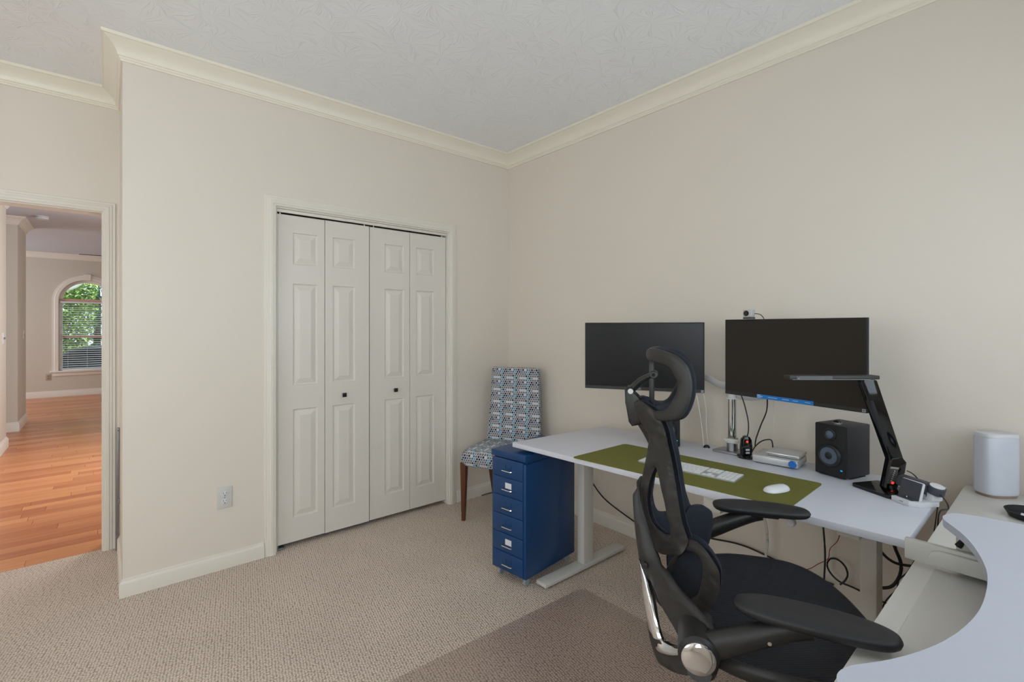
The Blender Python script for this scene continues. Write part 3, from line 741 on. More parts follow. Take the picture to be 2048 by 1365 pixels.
for x0, x1, y in ((.463, .455, .205), (.463, .455, -.205), (-.04, .05, .200), (-.04, .05, -.200)):
    rounded_block(lambda u, x0=x0, x1=x1, y=y: [(x0+(x1-x0)*u+a, y*(1+.0*u)+c, u*.40) for a, c in rrect(-.012-.010*u, -.012-.010*u, .012+.010*u, .012+.010*u, .004, 2)], [0, .5, 1], t, 'leg', WALNUT, False)

# ------------------------------------------------------------------ things on the desk
OLIVE = mat('olive_felt', (112, 110, 44), .9, bump=.3, bscale=900, var=.05, vscale=30)
mq = [(-.905, -1.543), (-.504, -1.545), (-.430, -2.430), (-.800, -2.437)]
mq = [(-.905, -1.540), (-.504, -1.545), (-.440, -2.426), (-.812, -2.437)]
def rounded_poly(q, r, n=4):
    out = []; m = len(q)
    for i in range(m):
        p = Vector(q[i]); a = (Vector(q[i-1])-p).normalized(); c = (Vector(q[(i+1) % m])-p).normalized()
        s, e = p+a*r, p+c*r
        for k in range(n+1):
            u = k/n; out.append(tuple(s*(1-u)**2+p*2*u*(1-u)+e*u*u))
    return out
desk_mat = tag(B().prism(rounded_poly(mq, .022), DKZ+.0002, DKZ+.0032).done('desk_mat', OLIVE, smooth=0), 'olive green felt desk mat lying along the front of the white desk', 'desk mat')
MZ = DKZ+.0032
# keyboard
ka = math.atan2(-(2.186-1.776), -.584+.627); kx = Vector((-.584+.627, -2.186+1.776)).normalized()
t = thing('keyboard', 'slim white and silver full-size keyboard on the olive mat', 'keyboard', (-.663, -1.988, MZ), math.atan2(kx.y, kx.x))
KL, KW = .418, .115
B().prism(rrect(-KL/2, -KW/2, KL/2, KW/2, .008), 0, .006, None, .001).done('case', mat('keyboard_aluminium', (196, 197, 200), .35, .6), t)
KEY = mat('key_white', (232, 232, 234), .45); kc = {}
def key(x, y, w_, h_):
    k = (round(w_, 4), round(h_, 4))
    if k not in kc:
        o = B().box((-w_/2+.0012, -h_/2+.0012, 0), (w_/2-.0012, h_/2-.0012, .0018), .0006, seg=1).done('key', KEY, t, smooth=0); kc[k] = o.data
    else: o = bpy.data.objects.new('key', kc[k]); COL.objects.link(o); o.parent = t
    o.location = (x, y, .006)
u_ = .0190; ytop = KW/2-.010
for r in range(6):
    y = ytop-r*.0187; hh = .0187
    ws = {0: [1]*14, 1: [1]*13+[1.5], 2: [1.5]+[1]*13, 3: [1.75]+[1]*11+[1.75], 4: [2.25]+[1]*10+[2.25], 5: [1, 1, 1, 1.25, 5.6, 1.25, 1, 1.4]}[r]
    sc = .276/(sum(ws)*u_); x = -KL/2+.004
    for wk in ws:
        key(x+wk*u_*sc/2, y, wk*u_*sc, hh); x += wk*u_*sc
    nx = -KL/2+.004+.276+.006
    if r in (0, 1, 2):
        for c in range(3): key(nx+(c+.5)*.0178, y, .0178, hh)
    if r == 4: key(nx+1.5*.0178, y, .0178, hh)
    if r == 5:
        for c in range(3): key(nx+(c+.5)*.0178, y, .0178, hh)
    px_ = nx+3*.0178+.006
    for c in range(4):
        if r == 5 and c == 1: continue
        if r == 5 and c == 3: continue
        if r == 5 and c == 0: key(px_+.0178, y, .0356, hh)
        elif r == 4 and c == 3: key(px_+3.5*.0178, y-.00935, .0178, .0374)
        else: key(px_+(c+.5)*.0178, y, .0178, hh)
# mouse
t = thing('computer_mouse', 'glossy white low-profile mouse on the olive mat', 'mouse', (-.668, -2.343, MZ), R_(-18))
bm = plate([(x, 0, y) for x, _, y in [(a, 0, c) for a, _, c in superel(0, 0, .0565, .0285, 2.5)]], [], .019, .0, .03, .006, lambda p: (p[0], p[2], .003))
finish('shell', bm, mat('mouse_white', (232, 232, 236), .12), t, smooth=60)
B().prism([(a, c) for a, _, c in superel(0, 0, .053, .026, 2.5)], 0, .0035).done('base', SILVER, t, smooth=0)

# monitors
def monitor(label, pl, pr, zb, zt, screen, left):
    pl = Vector(pl); pr = Vector(pr); d = (pr-pl); W = d.length; a = math.atan2(d.y, d.x); mid = (pl+pr)/2
    t = thing('computer_monitor', label, 'monitor', (mid.x, mid.y, zb), a)     # local x to the viewer's right, -y to the viewer
    H = zt-zb
    B().box((-W/2, 0, 0), (W/2, .016, H), .002).done('bezel', BLACK_MATT, t)
    B().box((-W/2+.006, -.0008, .018), (W/2-.006, .001, H-.006)).done('screen', screen, t, smooth=0)
    B().box((-W/2+.001, -.0006, .001), (W/2-.001, .001, .017)).done('chin', BLACK, t, smooth=0)
    B().box((-W/2+.0, .014, .004), (W/2, .018, H-.002), .001).done('edge_trim', SILVER, t)
    bk = B().box((-W*.36, .016, H*.14), (W*.36, .045, H*.82), .012).done('back_cover', BLACK, t)
    B().box((-.05, .045, H*.45-.05), (.05, .055, H*.45+.05), .002).done('mount_plate', GREYM, bk)
    st = B().box((W/2-.016, -.0012, .003), (W/2-.004, -.0006, .015)).done('sticker', mat('sticker_grey', (150, 156, 172), .5) if left else bpy.data.materials['sticker_grey'], t, smooth=0)
    B().box((W/2-.013, -.0015, .008), (W/2-.007, -.0011, .011)).done('sticker_mark', BLACK, st, smooth=0)
    return t, W, H
mlL, WL_, HL_ = monitor('black computer monitor on the left, partly behind the office chair headrest', (-.551, -1.314), (-.252, -1.847), 1.005, 1.365, SCREEN, True)
text_mesh('logo', 'LG', .014, mat('logo_grey', (170, 170, 176), .4), Matrix.Translation((-.015, -.0008, .0085)) @ Matrix.Rotation(R_(90), 4, 'X'), mlL)
mlR, WR_, HR_ = monitor('black computer monitor on the right with a webcam on top and a blue label', (-.263, -1.958), (-.393, -2.556), 1.017, 1.377, SCREEN2, False)
bs = B().box((-.138, -.0016, .001), (.112, -.0006, .0185)).done('blue_label', mat('blue_sticker', (10, 120, 200), .45), mlR, smooth=0)
LBT = mat('label_print', (190, 215, 235), .6)
for x0, x1 in ((-.085, -.042), (-.020, .010), (.026, .050), (.078, .100)): B().box((x0, -.002, .0088), (x1, -.0016, .0108)).done('print_line', LBT, bs, smooth=0)
for k in range(3): B().box((-.136, -.002, .004+k*.005), (-.136+(.02, .026, .016)[k], -.0016, .0062+k*.005)).done('print_line', LBT, bs, smooth=0)
# monitor arm stand
PX, PY = -.236, -1.980
t = thing('monitor_stand', 'silver post with two swing arms holding both monitors above the desk', 'monitor stand', (PX, PY, DKZ))
B().prism(rounded_poly([(-.055, .075), (.05, .06), (.05, -.062), (-.055, -.046)], .01), 0, .010, None, .003).done('base_plate', GREYM, t)
B().cyl((0, 0, .009), (0, 0, .05), .025, n=24, bev=.002).done('collar', ALU, t)
B().cyl((0, 0, .05), (0, 0, .33), .0195, n=24).done('post', CHROME, t)
wt = B()
for k in range(3): wt.tube([(.029*math.cos(a*.42), .029*math.sin(a*.42), .052+.006*k+.002*math.sin(a)) for a in range(16)], .0045, 6)
wt.tube([(-.03, .012, .06), (-.042, .02, .058), (-.045, .018, .068)], .004, 6).tube([(-.02, -.028, .06), (-.03, -.042, .066), (-.024, -.046, .056)], .004, 6); wt.done('wrapped_cable', CABLE_W, t)
for z in (.265, .305): rg = B().cyl((0, 0, z), (0, 0, z+.036), .026, n=24, bev=.003).done('arm_collar', SILVER, t)
for z in (.262, .302): B().cyl((0, 0, z), (0, 0, z+.004), .0275, n=24).done('ring', PLASTIC_W, t)
ml_c = Vector((-.40, -1.58)); mr_c = Vector((-.328, -2.257))
def back_pt(pl, pr, off): d = (Vector(pr)-Vector(pl)).normalized(); n = Vector((-d.y, d.x)); return (Vector(pl)+Vector(pr))/2+n*off
bl_ = back_pt((-.551, -1.314), (-.252, -1.847), .056); br_ = back_pt((-.263, -1.958), (-.393, -2.556), .056)
def armseg(pts, nm):
    return B().tube([tuple(p) for p in spline([(x-PX, y-PY, z-DKZ) for x, y, z in pts], 6)], .011, 10, rz=.019).done(nm, SILVER, t)
a1 = armseg([(PX, PY, 1.050), (-.205, -1.90, 1.052), (-.19, -1.84, 1.075), (-.16, -1.74, 1.095)], 'arm')
armseg([(-.16, -1.74, 1.115), (bl_.x+.09, bl_.y-.02, 1.13), (bl_.x+.02, bl_.y+.012, 1.165), (bl_.x, bl_.y, 1.167)], 'arm')
armseg([(PX, PY, 1.012), (-.215, -2.06, 1.008), (-.185, -2.14, 1.025), (-.16, -2.22, 1.04)], 'arm')
armseg([(-.16, -2.22, 1.065), (br_.x+.07, br_.y+.0, 1.13), (br_.x+.02, br_.y, 1.175), (br_.x, br_.y, 1.179)], 'arm')
for x, y, z in ((-.16, -1.74, 1.07), (-.16, -2.22, 1.015)): B().cyl((x-PX, y-PY, z-DKZ), (x-PX, y-PY, z-DKZ+.07), .021, n=18, bev=.003).done('joint', SILVER, t)

# webcam
t = thing('webcam', 'small silver square webcam standing on the right monitor', 'webcam', (-.3055, -2.088, 1.378), math.atan2(-2.556+1.958, -.393+.263))
B().box((-.022, -.012, 0), (.022, .016, .008), .002).done('clip', DARK_GREY, t)
B().box((-.021, -.013, .009), (.021, .016, .043), .003).done('body', SILVER, t)
B().cyl((-.003, -.013, .026), (-.003, -.016, .026), .0125, n=22).done('lens_ring', BLACK_MATT, t); B().cyl((-.003, -.0155, .026), (-.003, -.0168, .026), .0075, n=18).done('lens', BLACK_GLOSS, t)
cable('lead', [(.018, .012, .024), (.03, .016, .024), (.045, .022, .018), (.056, .026, .002), (.060, .028, -.02)], .0018, RUBBER, parent=t)

# loudspeakers
def speaker(label, loc, rz, knob):
    t = thing('loudspeaker', label, 'speaker', (*loc, DKZ), rz, 'pair of black desk loudspeakers')   # local: -y front, x to viewer's right
    W, H, D = .124, .212, .150
    B().box((-W/2, .0, .004), (W/2, D, H), .004).done('cabinet', mat('speaker_vinyl', (44, 44, 48), .5, bump=.1, bscale=600) if not knob else bpy.data.materials['speaker_vinyl'], t)
    B().box((-W/2+.001, -.012, .004), (W/2-.001, .002, H), .004).done('baffle', BLACK_MATT, t)
    CONE = bpy.data.materials.get('speaker_cone') or mat('speaker_cone', (84, 96, 114), .55); RB = bpy.data.materials.get('speaker_rubber') or mat('speaker_rubber', (28, 29, 33), .5)
    Mf = lambda x, z: Matrix.Translation((x, -.0225, z)) @ Matrix.Rotation(R_(90), 4, 'X')
    wf = B().lathe([(.047, -.0105), (.0465, -.006), (.043, -.002), (.039, .001), (.036, .0), (.034, -.002)], 32, Mf(0, .086), False).done('woofer', RB, t)
    B().lathe([(.034, -.002), (.024, -.009), (.0175, -.010), (.016, -.006), (.010, -.003), (.003, -.002)], 28, Mf(0, .086)).done('cone', CONE, wf)
    B().lathe([(.0195, -.0085), (.017, -.003), (.011, -.0005), (.003, .0005)], 24, Mf(0, .086)).done('dust_cap', RB, wf)
    tw = B().lathe([(.026, -.0105), (.0255, -.007), (.020, -.005), (.0165, -.007)], 28, Mf(0, .172), False).done('tweeter', RB, t)
    B().lathe([(.0165, -.008), (.013, -.004), (.007, -.001), (.002, .0)], 24, Mf(0, .172)).done('dome', CONE, tw)
    B().box((.042, -.0132, .032), (.050, -.0118, .037)).done('power_light', bpy.data.materials.get('led_cyan') or mat('led_cyan', (30, 150, 200), .4, emit=(30, 150, 200), estr=.6), t, smooth=0)
    if knob: B().cyl((.03, -.012, .020), (.03, -.022, .020), .0075, n=16, bev=.001).done('volume_knob', SILVER, t)
    for sx in (-1, 1): B().box((sx*.05-.012, .02, 0), (sx*.05+.012, .12, .0045), .001).done('foot', BLACK_MATT, t)
    return t
spR = speaker('black loudspeaker to the right of the silver interface, dome on top', (-.298, -2.4150), R_(-106), False)
spL = speaker('black loudspeaker hidden behind the office chair under the left monitor', (-.374, -1.711), R_(-57), True)
t = thing('dome_button', 'small black half-dome with chrome rim on the right loudspeaker', 'dome', (-.262, -2.425, DKZ+.212))
B().lathe([(.0175, 0), (.0175, .004), (.016, .005)], 24).done('rim', CHROME, t); B().lathe([(.016, .004), (.015, .009), (.011, .014), (.005, .0165), (.001, .017)], 24).done('dome', BLACK_GLOSS, t)
t = thing('dome_button', 'small black half-dome on the desk left of the monitor post', 'dome', (-.259, -1.862, DKZ))
B().lathe([(.0175, 0), (.0175, .003), (.016, .004)], 24).done('rim', SILVER, t); B().lathe([(.0165, .003), (.015, .010), (.011, .015), (.005, .018), (.001, .0185)], 24).done('dome', BLACK_GLOSS, t)
# black hub with a red light
t = thing('usb_hub', 'upright black hub with a glowing red light beside the post', 'usb hub', (-.283, -2.066, DKZ), R_(-130))
B().lathe([(.036, 0), (.036, .004), (.030, .008), (.014, .012), (.010, .016)], 28).done('base', BLACK_GLOSS, t)
B().prism([(-.022, .012), (.022, .012), (.023, .05), (.021, .085), (.012, .099), (0, .103), (-.012, .099), (-.021, .085), (-.023, .05)], -.015, .015, lambda u, v, n: (n, u, v), .004).done('body', BLACK_GLOSS, t)
RED = mat('red_led', (255, 40, 30), .4, emit=(255, 40, 30), estr=3.)
B().cyl((.0145, -.002, .078), (.017, -.002, .078), .0045, n=14).done('red_light', RED, t)
for z in (.022, .036): B().box((.0135, -.009, z), (.0165, .009, z+.008)).done('port', SILVER, t, smooth=0)
# audio interface
ia = math.atan2(-.17, .016)
t = thing('audio_interface', 'flat silver box with a round blue knob on the desk', 'audio interface', (-.328, -2.2065, DKZ), ia)     # local x to the right, -y... front at -y
Wi, Di = .182, .155
B().box((-Wi/2, 0, .004), (Wi/2, Di, .036), .006).done('case', SILVER, t)
B().cyl((Wi/2-.019, 0, .022), (Wi/2-.019, -.010, .022), .0155, n=24, bev=.002).done('blue_knob', mat('blue_plastic', (24, 104, 190), .3), t)
for sx in (-1, 1): B().box((sx*.07-.01, .02, 0), (sx*.07+.01, .13, .005)).done('foot', BLACK_MATT, t, smooth=0)
t = thing('external_drive', 'thin silver optical drive lying on the silver interface', 'drive', (-.238, -2.2225, DKZ+.036), ia)
B().box((-.066, -.062, .0025), (.066, .066, .017), .004).done('case', mat('drive_aluminium', (206, 206, 208), .3, .5), t)
B().box((-.060, -.0627, .008), (.058, -.0615, .0098)).done('disc_slot', DARKHOLE, t, smooth=0); B().box((-.06, -.056, 0), (.06, .06, .003)).done('foot_plate', BLACK_MATT, t, smooth=0)
# desk lamp
Rv = Vector((.7615, -.6482, 0)); Fv = Vector((.6482, .7615, 0))
lb = Vector((-.3330, -2.6045, DKZ))
t = thing('desk_lamp', 'black folding desk lamp with touch controls and a slim horizontal bar head', 'lamp', lb)
uu = Vector((-.46, -.888, 0)); vv = Vector((.888, -.46, 0)); A_ = Vector((-.379, -2.502, 0))-Vector((lb.x, lb.y, 0))
qd = [A_, A_+vv*.135, A_+vv*.135+uu*.150, A_+uu*.150]
B().prism(rounded_poly([(p.x, p.y) for p in qd], .012), 0, .012, None, .002).done('base', BLACK_GLOSS, t)
def frame(lat, dep, z):        # the upper arm leans a little towards the chair so that the head clears the monitor
    f = min(1, max(0, (z-.115)/.30))
    return tuple(Rv*(lat-.030*f)+Fv*(dep-.044*f)+Vector((0, 0, z+.0045*f)))
def slab(poly, d0, d1, bev=.002): return B().prism(poly, d0, d1, lambda u, v, n: frame(u, n, v), bev)
L0 = 1.409      # lateral of lb in the picture plane
q = lambda pts: [(a-L0, z-DKZ) for a, z in pts]
po = slab(q([(1.392, .741), (1.432, .741), (1.462, .800), (1.468, .838), (1.452, .856), (1.414, .852)]), -.017, .017).done('post', BLACK_GLOSS, t)
B().prism([(-.016, .03), (.014, .03), (.026, .082), (-.004, .086)], -.0195, -.0168, lambda u, v, n: frame(u, n, v)).done('touch_panel', mat('touch_panel_grey', (70, 68, 64), .35), t, smooth=0)
B().prism([(-.003, .0865), (.0265, .0830), (.028, .0895), (-.001, .093)], -.0200, -.0168, lambda u, v, n: frame(u, n, v)).done('display', mat('display_grey', (150, 148, 138), .3), t, smooth=0)
for k in range(6): B().prism([(-.002+.0025*k, .040+.0072*k), (.002+.0025*k, .0395+.0072*k), (.002+.0025*k, .0420+.0072*k), (-.002+.0025*k, .0425+.0072*k)], -.0203, -.0195, lambda u, v, n: frame(u, n, v)).done('icon', mat('icon_white', (220, 220, 215), .5) if k == 0 else bpy.data.materials['icon_white'], t, smooth=0)
B().cyl(frame(.004, -.0205, .033), frame(.004, -.0185, .033), .0045, n=12).done('red_button', RED, t)
ar = slab(q([(1.412, .845), (1.462, .838), (1.356, 1.142), (1.342, 1.148), (1.310, 1.144), (1.306, 1.134)]), -.015, .015).done('arm', BLACK_GLOSS, t)
B().prism(q([(1.388, .90), (1.402, .898), (1.342, 1.07), (1.330, 1.068)]), -.0165, -.0148, lambda u, v, n: frame(u, n, v)).done('groove', BLACK_MATT, ar, smooth=0)
hd = B().box((1.036-L0, -.021, 1.1465-DKZ), (1.362-L0, .021, 1.1605-DKZ), .003)
for v in hd.bm.verts: v.co = frame(*v.co)
hd = hd.done('head', mat('lamp_head_grey', (52, 50, 47), .5), t)
for a0, a1, mm in ((1.06, 1.19, BLACK_GLOSS), (1.066, 1.070, CHROME)):
    e = B().box((a0-L0, -.0222, 1.148-DKZ), (a1-L0, -.0205, 1.159-DKZ))
    for v in e.bm.verts: v.co = frame(*v.co)
    e.done('inlay', mm, hd, smooth=0)
e = B().box((1.05-L0, -.017, 1.1455-DKZ), (1.33-L0, .017, 1.1467-DKZ))
for v in e.bm.verts: v.co = frame(*v.co)
e.done('diffuser', PLASTIC_W, hd, smooth=0)
cable('lamp_lead', [(-.29, -2.655, DKZ+.075), (-.262, -2.668, DKZ+.06), (-.235, -2.685, DKZ+.03), (-.20, -2.70, DKZ+.006), (-.15, -2.715, DKZ+.004), (-.10, -2.72, DKZ-.02), (-.07, -2.70, DKZ-.2)], .002, RUBBER, 'thin black lead running from the back of the desk lamp')
# charging dock
dv = Vector((.85, -.527, 0)); du = Vector((-.42, -.907, 0))       # depth away from the front edge, along the front edge
du = Vector((-.527, -.85, 0)); db = Vector((-.452, -2.640, DKZ))
t = thing('charging_dock', 'white and grey charging dock with a round watch puck at the desk corner', 'charging dock', db)
fr_ = lambda a, d, z: tuple(du*a+dv*d+Vector((0, 0, z)))
mpd = lambda a, d, z: fr_(a, d, z)
B().prism([(0, 0), (.062, 0), (.082, .022), (.082, .098), (.0, .098)], 0, .018, mpd, .002).done('base', PLASTIC_W, t)
B().prism([(.004, .012), (.062, .012), (.066, .03), (.004, .03)], .0182, .0195, mpd).done('tray', DARK_GREY, t, smooth=0)
bk = B().prism([(.0305, .018), (.042, .018), (.056, .074), (.052, .078), (.047, .077)], -.002, .072, lambda d, z, a: fr_(a, d, z), .002).done('back_rest', PLASTIC_W, t)
B().prism([(.0285, .0192), (.0305, .0186), (.0472, .0768), (.0450, .0775)], -.0015, .070, lambda d, z, a: fr_(a, d, z)).done('back_rest_pad', DARK_GREY, bk, smooth=0)
B().box((-.003, -.002, 0), (.003, .002, .007), .0008, Matrix.Translation(fr_(.034, .025, .0195))).done('plug', CHROME, t)
B().prism([(.070, .018), (.112, .018), (.116, .048), (.074, .050)], .030, .082, lambda d, z, a: fr_(a, d, z), .004).done('rear_body', PLASTIC_W, t)
B().prism([(.066, .040), (.074, .034), (.110, .040), (.118, .052), (.114, .068), (.100, .074), (.078, .072), (.068, .060)], -.045, .062, lambda d, z, a: fr_(a, d, z), .003).done('rear_top', DARK_GREY, t)
Mp = Matrix.Translation(fr_(.078, .094, .066)) @ Matrix.Rotation(R_(14), 4, Vector(dv))
B().lathe([(.024, -.022), (.0245, .002), (.0225, .004)], 28, Mp).done('puck_ring', DARK_GREY, t); B().lathe([(.0205, .003), (.0205, .0055), (.0185, .0062)], 28, Mp).done('puck', PLASTIC_W, t)
B().box((-.004, -.001, -.005), (.004, .001, .005), 0, Matrix.Translation(fr_(.0605, .075, .035)) @ Matrix.Rotation(math.atan2(dv.y, dv.x), 4, 'Z')).done('port', DARKHOLE, t, smooth=0)
B().box((-.006, -.0008, -.0012), (.006, .0008, .0012), 0, Matrix.Translation(fr_(.036, -.0005, .010)) @ Matrix.Rotation(math.atan2(du.y, du.x), 4, 'Z')).done('front_mark', GREYM, t, smooth=0)
cable('dock_cable', [tuple(db+Vector(fr_(.062, .082, .05))), tuple(db+Vector(fr_(.10, .085, .045))), tuple(db+Vector(fr_(.118, .09, .01))), (-.455, -2.766, .72), (-.475, -2.766, .60), (-.52, -2.766, .45), (-.50, -2.766, .30)], .0022, RUBBER, 'thin black cable hanging over the desk edge from the charging dock')

# ------------------------------------------------------------------ second table, router, converter
t = thing('side_table', 'white table against the wall at the right, under the desk converter', 'table', (-.9, -3.17, 0))
rt = lambda x0, y0, x1, y1: ((x0+.9, y0+3.17), (x1+.9, y1+3.17))
B().box((-.9, -.39, .70), (.875, .386, .73), .003).done('table_top', TABLEM, t)
for sx in (-.85, .825):
    for sy in (-.34, .30): B().box((sx-.025, sy-.025, 0), (sx+.025, sy+.025, .70), .003).done('leg', WHITE_METAL, t)
t = thing('wifi_router', 'tall white rounded router with a copper base on the right table', 'router', (-.098, -2.874, .73), R_(-40))
a_, b_ = .060, .044
el = lambda k: [(x, y) for x, _, y in superel(0, 0, a_*k, b_*k, 3.2, 40)]
def loft(secs, nm, m, par):
    bm = bmesh.new(); rows = [[bm.verts.new((x, y, z)) for x, y in el(k)] for k, z in secs]
    n = len(rows[0])
    for a, c in zip(rows, rows[1:]):
        for i in range(n): bm.faces.new((a[i], a[(i+1) % n], c[(i+1) % n], c[i]))
    bm.faces.new(rows[0][::-1]); bm.faces.new(rows[-1]); return finish(nm, bm, m, par, smooth=40)
loft([(.90, 0), (.92, .003), (.95, .010)], 'base', mat('copper_base', (164, 142, 132), .4, .3), t)
loft([(.95, .010), (.985, .013), (1, .022), (1, .208), (.985, .212)], 'shell', mat('router_white', (206, 209, 219), .18), t)
loft([(.975, .212), (.988, .2135), (.982, .2195), (.955, .2255), (.89, .228)], 'lid', PLASTIC_W, t)
t = thing('mesh_tray', 'shallow black mesh tray at the right edge behind the converter', 'tray', (-.315, -2.975, .73))
B().lathe([(.050, 0), (.058, .002), (.066, .016), (.069, .021), (.066, .021), (.060, .006), (.048, .004)], 30).done('dish', BLACK_MATT, t)
B().box((-.022, -.03, .0), (.022, .03, .001), 0, Matrix.Translation((0, 0, .0045))).done('paper_slip', PAPER, t, smooth=0)

t = thing('desk_converter', 'white desktop riser with a deep curved front cut-out on the right table', 'desk converter', (-1.37, -3.15, .73))
cut = [(-.958, -2.846), (-.974, -2.843), (-1.000, -2.848), (-1.026, -2.862), (-1.08, -2.891), (-1.15, -2.917), (-1.233, -2.938), (-1.299, -2.948), (-1.385, -2.952), (-1.461, -2.95), (-1.539, -2.94), (-1.605, -2.925), (-1.662, -2.906), (-1.716, -2.882), (-1.758, -2.858), (-1.773, -2.850), (-1.794, -2.844), (-1.814, -2.846), (-1.834, -2.860), (-1.846, -2.900), (-1.852, -3.0)]
rest = [(-1.87, -3.36), (-1.84, -3.40), (-1.2, -3.42), (-.90, -3.40), (-.872, -3.36), (-.885, -3.1), (-.896, -2.977), (-.902, -2.938), (-.908, -2.903), (-.918, -2.873), (-.934, -2.855)]
pl_ = [tuple(p) for p in spline([*cut, *rest], 4, True)]
B().prism([(x+1.37, y+3.15) for x, y in pl_], .122, .140, None, .003).done('platform', WHITE2, t)
for sx, s in ((-.975, 1), (-1.765, -1)):
    x = sx+1.37
    br = B().box((x-.008, -.20, .012), (x+.008, .380, .064), .002).done('side_bracket', PLASTIC_G, t)
    B().prism([(.325-.02*math.sin(R_(a))*0, .0) for a in ()] or [(-.1, .018), (.312, .018), (.326, .024), (.332, .037), (.326, .050), (.312, .056), (-.1, .056)], -.020, -.008, lambda y, z, n: (x+n*s if s > 0 else x-n, y, z), .001).done('arm_link', PLASTIC_G, br)
    B().box((x+s*.045-.03, -.10, .003), (x+s*.045+.03, .285, .1215), .003).done('lift_housing', PLASTIC_G, t)
    B().tube([(x+s*.016, .255, .075), (x+s*.0125, .27, .09), (x+s*.016, .28, .07)], .008, 6).done('cable_grommet', BLACK_MATT, t)
B().box((-.40, -.24, 0), (.40, .323, .0025), .001).done('base_plate', TABLEM, t)

# ------------------------------------------------------------------ cables
cable('desk_power_cable', [(-.03, -.88, .33), (-.03, -.94, .265), (-.035, -1.05, .19), (-.035, -1.27, .118), (-.04, -1.42, .085), (-.05, -1.62, .16), (-.03, -1.78, .18), (-.03, -1.95, .20), (-.03, -2.16, .175), (-.035, -2.35, .165)], .0045, RUBBER, 'black power cable sagging along the wall under the desk')
cable('red_wire', [(-.06, -2.385, .45), (-.05, -2.37, .38), (-.05, -2.34, .33), (-.045, -2.33, .28), (-.045, -2.29, .24), (-.04, -2.25, .20), (-.04, -2.19, .17)], .0018, CABLE_R, 'thin red wire dropping from the desk underside to the wall')
cable('looped_cable', [(-.09, -2.31, .70), (-.085, -2.318, .5), (-.08, -2.328, .33), (-.08, -2.325, .2), (-.09, -2.32, .05), (-.1, -2.30, .005)], .004, RUBBER, 'black cable dropping straight from the desk beside the red wire')
cable('coiled_cable', [(-.05, -2.60, .165), (-.05, -2.50, .178), (-.05, -2.43, .190), (-.05, -2.375, .196), (-.05, -2.340, .222), (-.05, -2.328, .255), (-.05, -2.342, .286), (-.05, -2.370, .292), (-.05, -2.397, .272), (-.05, -2.407, .240), (-.052, -2.398, .210), (-.058, -2.380, .186)], .004, RUBBER, 'black cable looped in a ring on the wall left of the right desk leg')
cable('floor_cable', [(-.30, -2.60, .60), (-.3, -2.621, .512), (-.3, -2.638, .462), (-.3, -2.636, .414), (-.3, -2.614, .364), (-.3, -2.58, .341), (-.3, -2.52, .32)], .006, RUBBER, 'thick black cable curving behind the right desk leg')
cable('floor_cable', [(-.31, -2.56, .50), (-.31, -2.58, .484), (-.31, -2.606, .463), (-.31, -2.636, .457), (-.31, -2.69, .47), (-.31, -2.74, .50)], .005, RUBBER, 'short black cable bridging from the right desk leg to the table')
cable('thin_cable', [(-.46, -2.74, .62), (-.455, -2.707, .548), (-.45, -2.684, .493), (-.45, -2.661, .457), (-.45, -2.654, .42), (-.45, -2.629, .377), (-.45, -2.613, .334), (-.45, -2.58, .2)], .0025, RUBBER, 'thin wavy black cable hanging between desk and table')
cable('white_cable', [(-.11, -2.0, .60), (-.10, -2.03, .50), (-.09, -2.07, .40), (-.09, -2.085, .30), (-.09, -2.07, .15), (-.1, -2.06, .01)], .006, CABLE_W, 'white cable bundle hanging below the desk behind the far armrest')
cable('white_cable', [(-.30, -1.83, 1.0), (-.275, -1.835, .90), (-.255, -1.838, .80), (-.248, -1.84, DKZ+.004)], .0022, CABLE_W, 'thin white cable from the left monitor down to the desk')
cable('white_cable', [(-.24, -1.83, 1.03), (-.225, -1.84, .92), (-.22, -1.84, .82), (-.21, -1.845, DKZ+.004)], .002, CABLE_W, 'second white cable hanging beside the first under the left monitor')
cable('hub_cable', [(-.255, -2.03, 1.02), (-.25, -2.045, .97), (-.252, -2.062, .90), (-.258, -2.066, .85), (-.283, -2.070, .826)], .0028, RUBBER, 'black cable hanging from the right monitor to the upright hub')
cable('monitor_cable', [(-.22, -2.135, 1.03), (-.20, -2.125, .95), (-.18, -2.09, .87), (-.172, -2.065, .80), (-.17, -2.06, .765)], .003, RUBBER, 'black cable slanting from the right monitor behind the silver box')
cable('monitor_cable', [(-.27, -2.085, .755), (-.22, -2.085, .78), (-.18, -2.10, .80), (-.165, -2.128, .807), (-.16, -2.135, .79), (-.16, -2.137, .765)], .003, RUBBER, 'bent black lead between the hub and the silver box')
cable('white_cable', [(-.15, -2.14, 1.0), (-.148, -2.135, .9), (-.148, -2.13, .80), (-.15, -2.13, DKZ+.004)], .002, CABLE_W, 'thin white cable hanging behind the silver box')
cable('thin_cable', [(-.12, -.03, .006), (-.2, -.025, .006), (-.3, -.026, .006)], .003, RUBBER, 'short dark cable on the carpet by the closet baseboard')

# ------------------------------------------------------------------ clear chair mat
o = B().prism(rounded_poly([(-.700, -1.425), (-1.90, -1.378), (-2.02, -2.82), (-.905, -2.82), (-.90, -2.53), (-.692, -2.53)], .04), .0006, .0030, None, .001).done('chair_mat', MATCLEAR, smooth=0)
tag(o, 'clear plastic chair mat lying on the carpet under the office chair', 'chair mat')

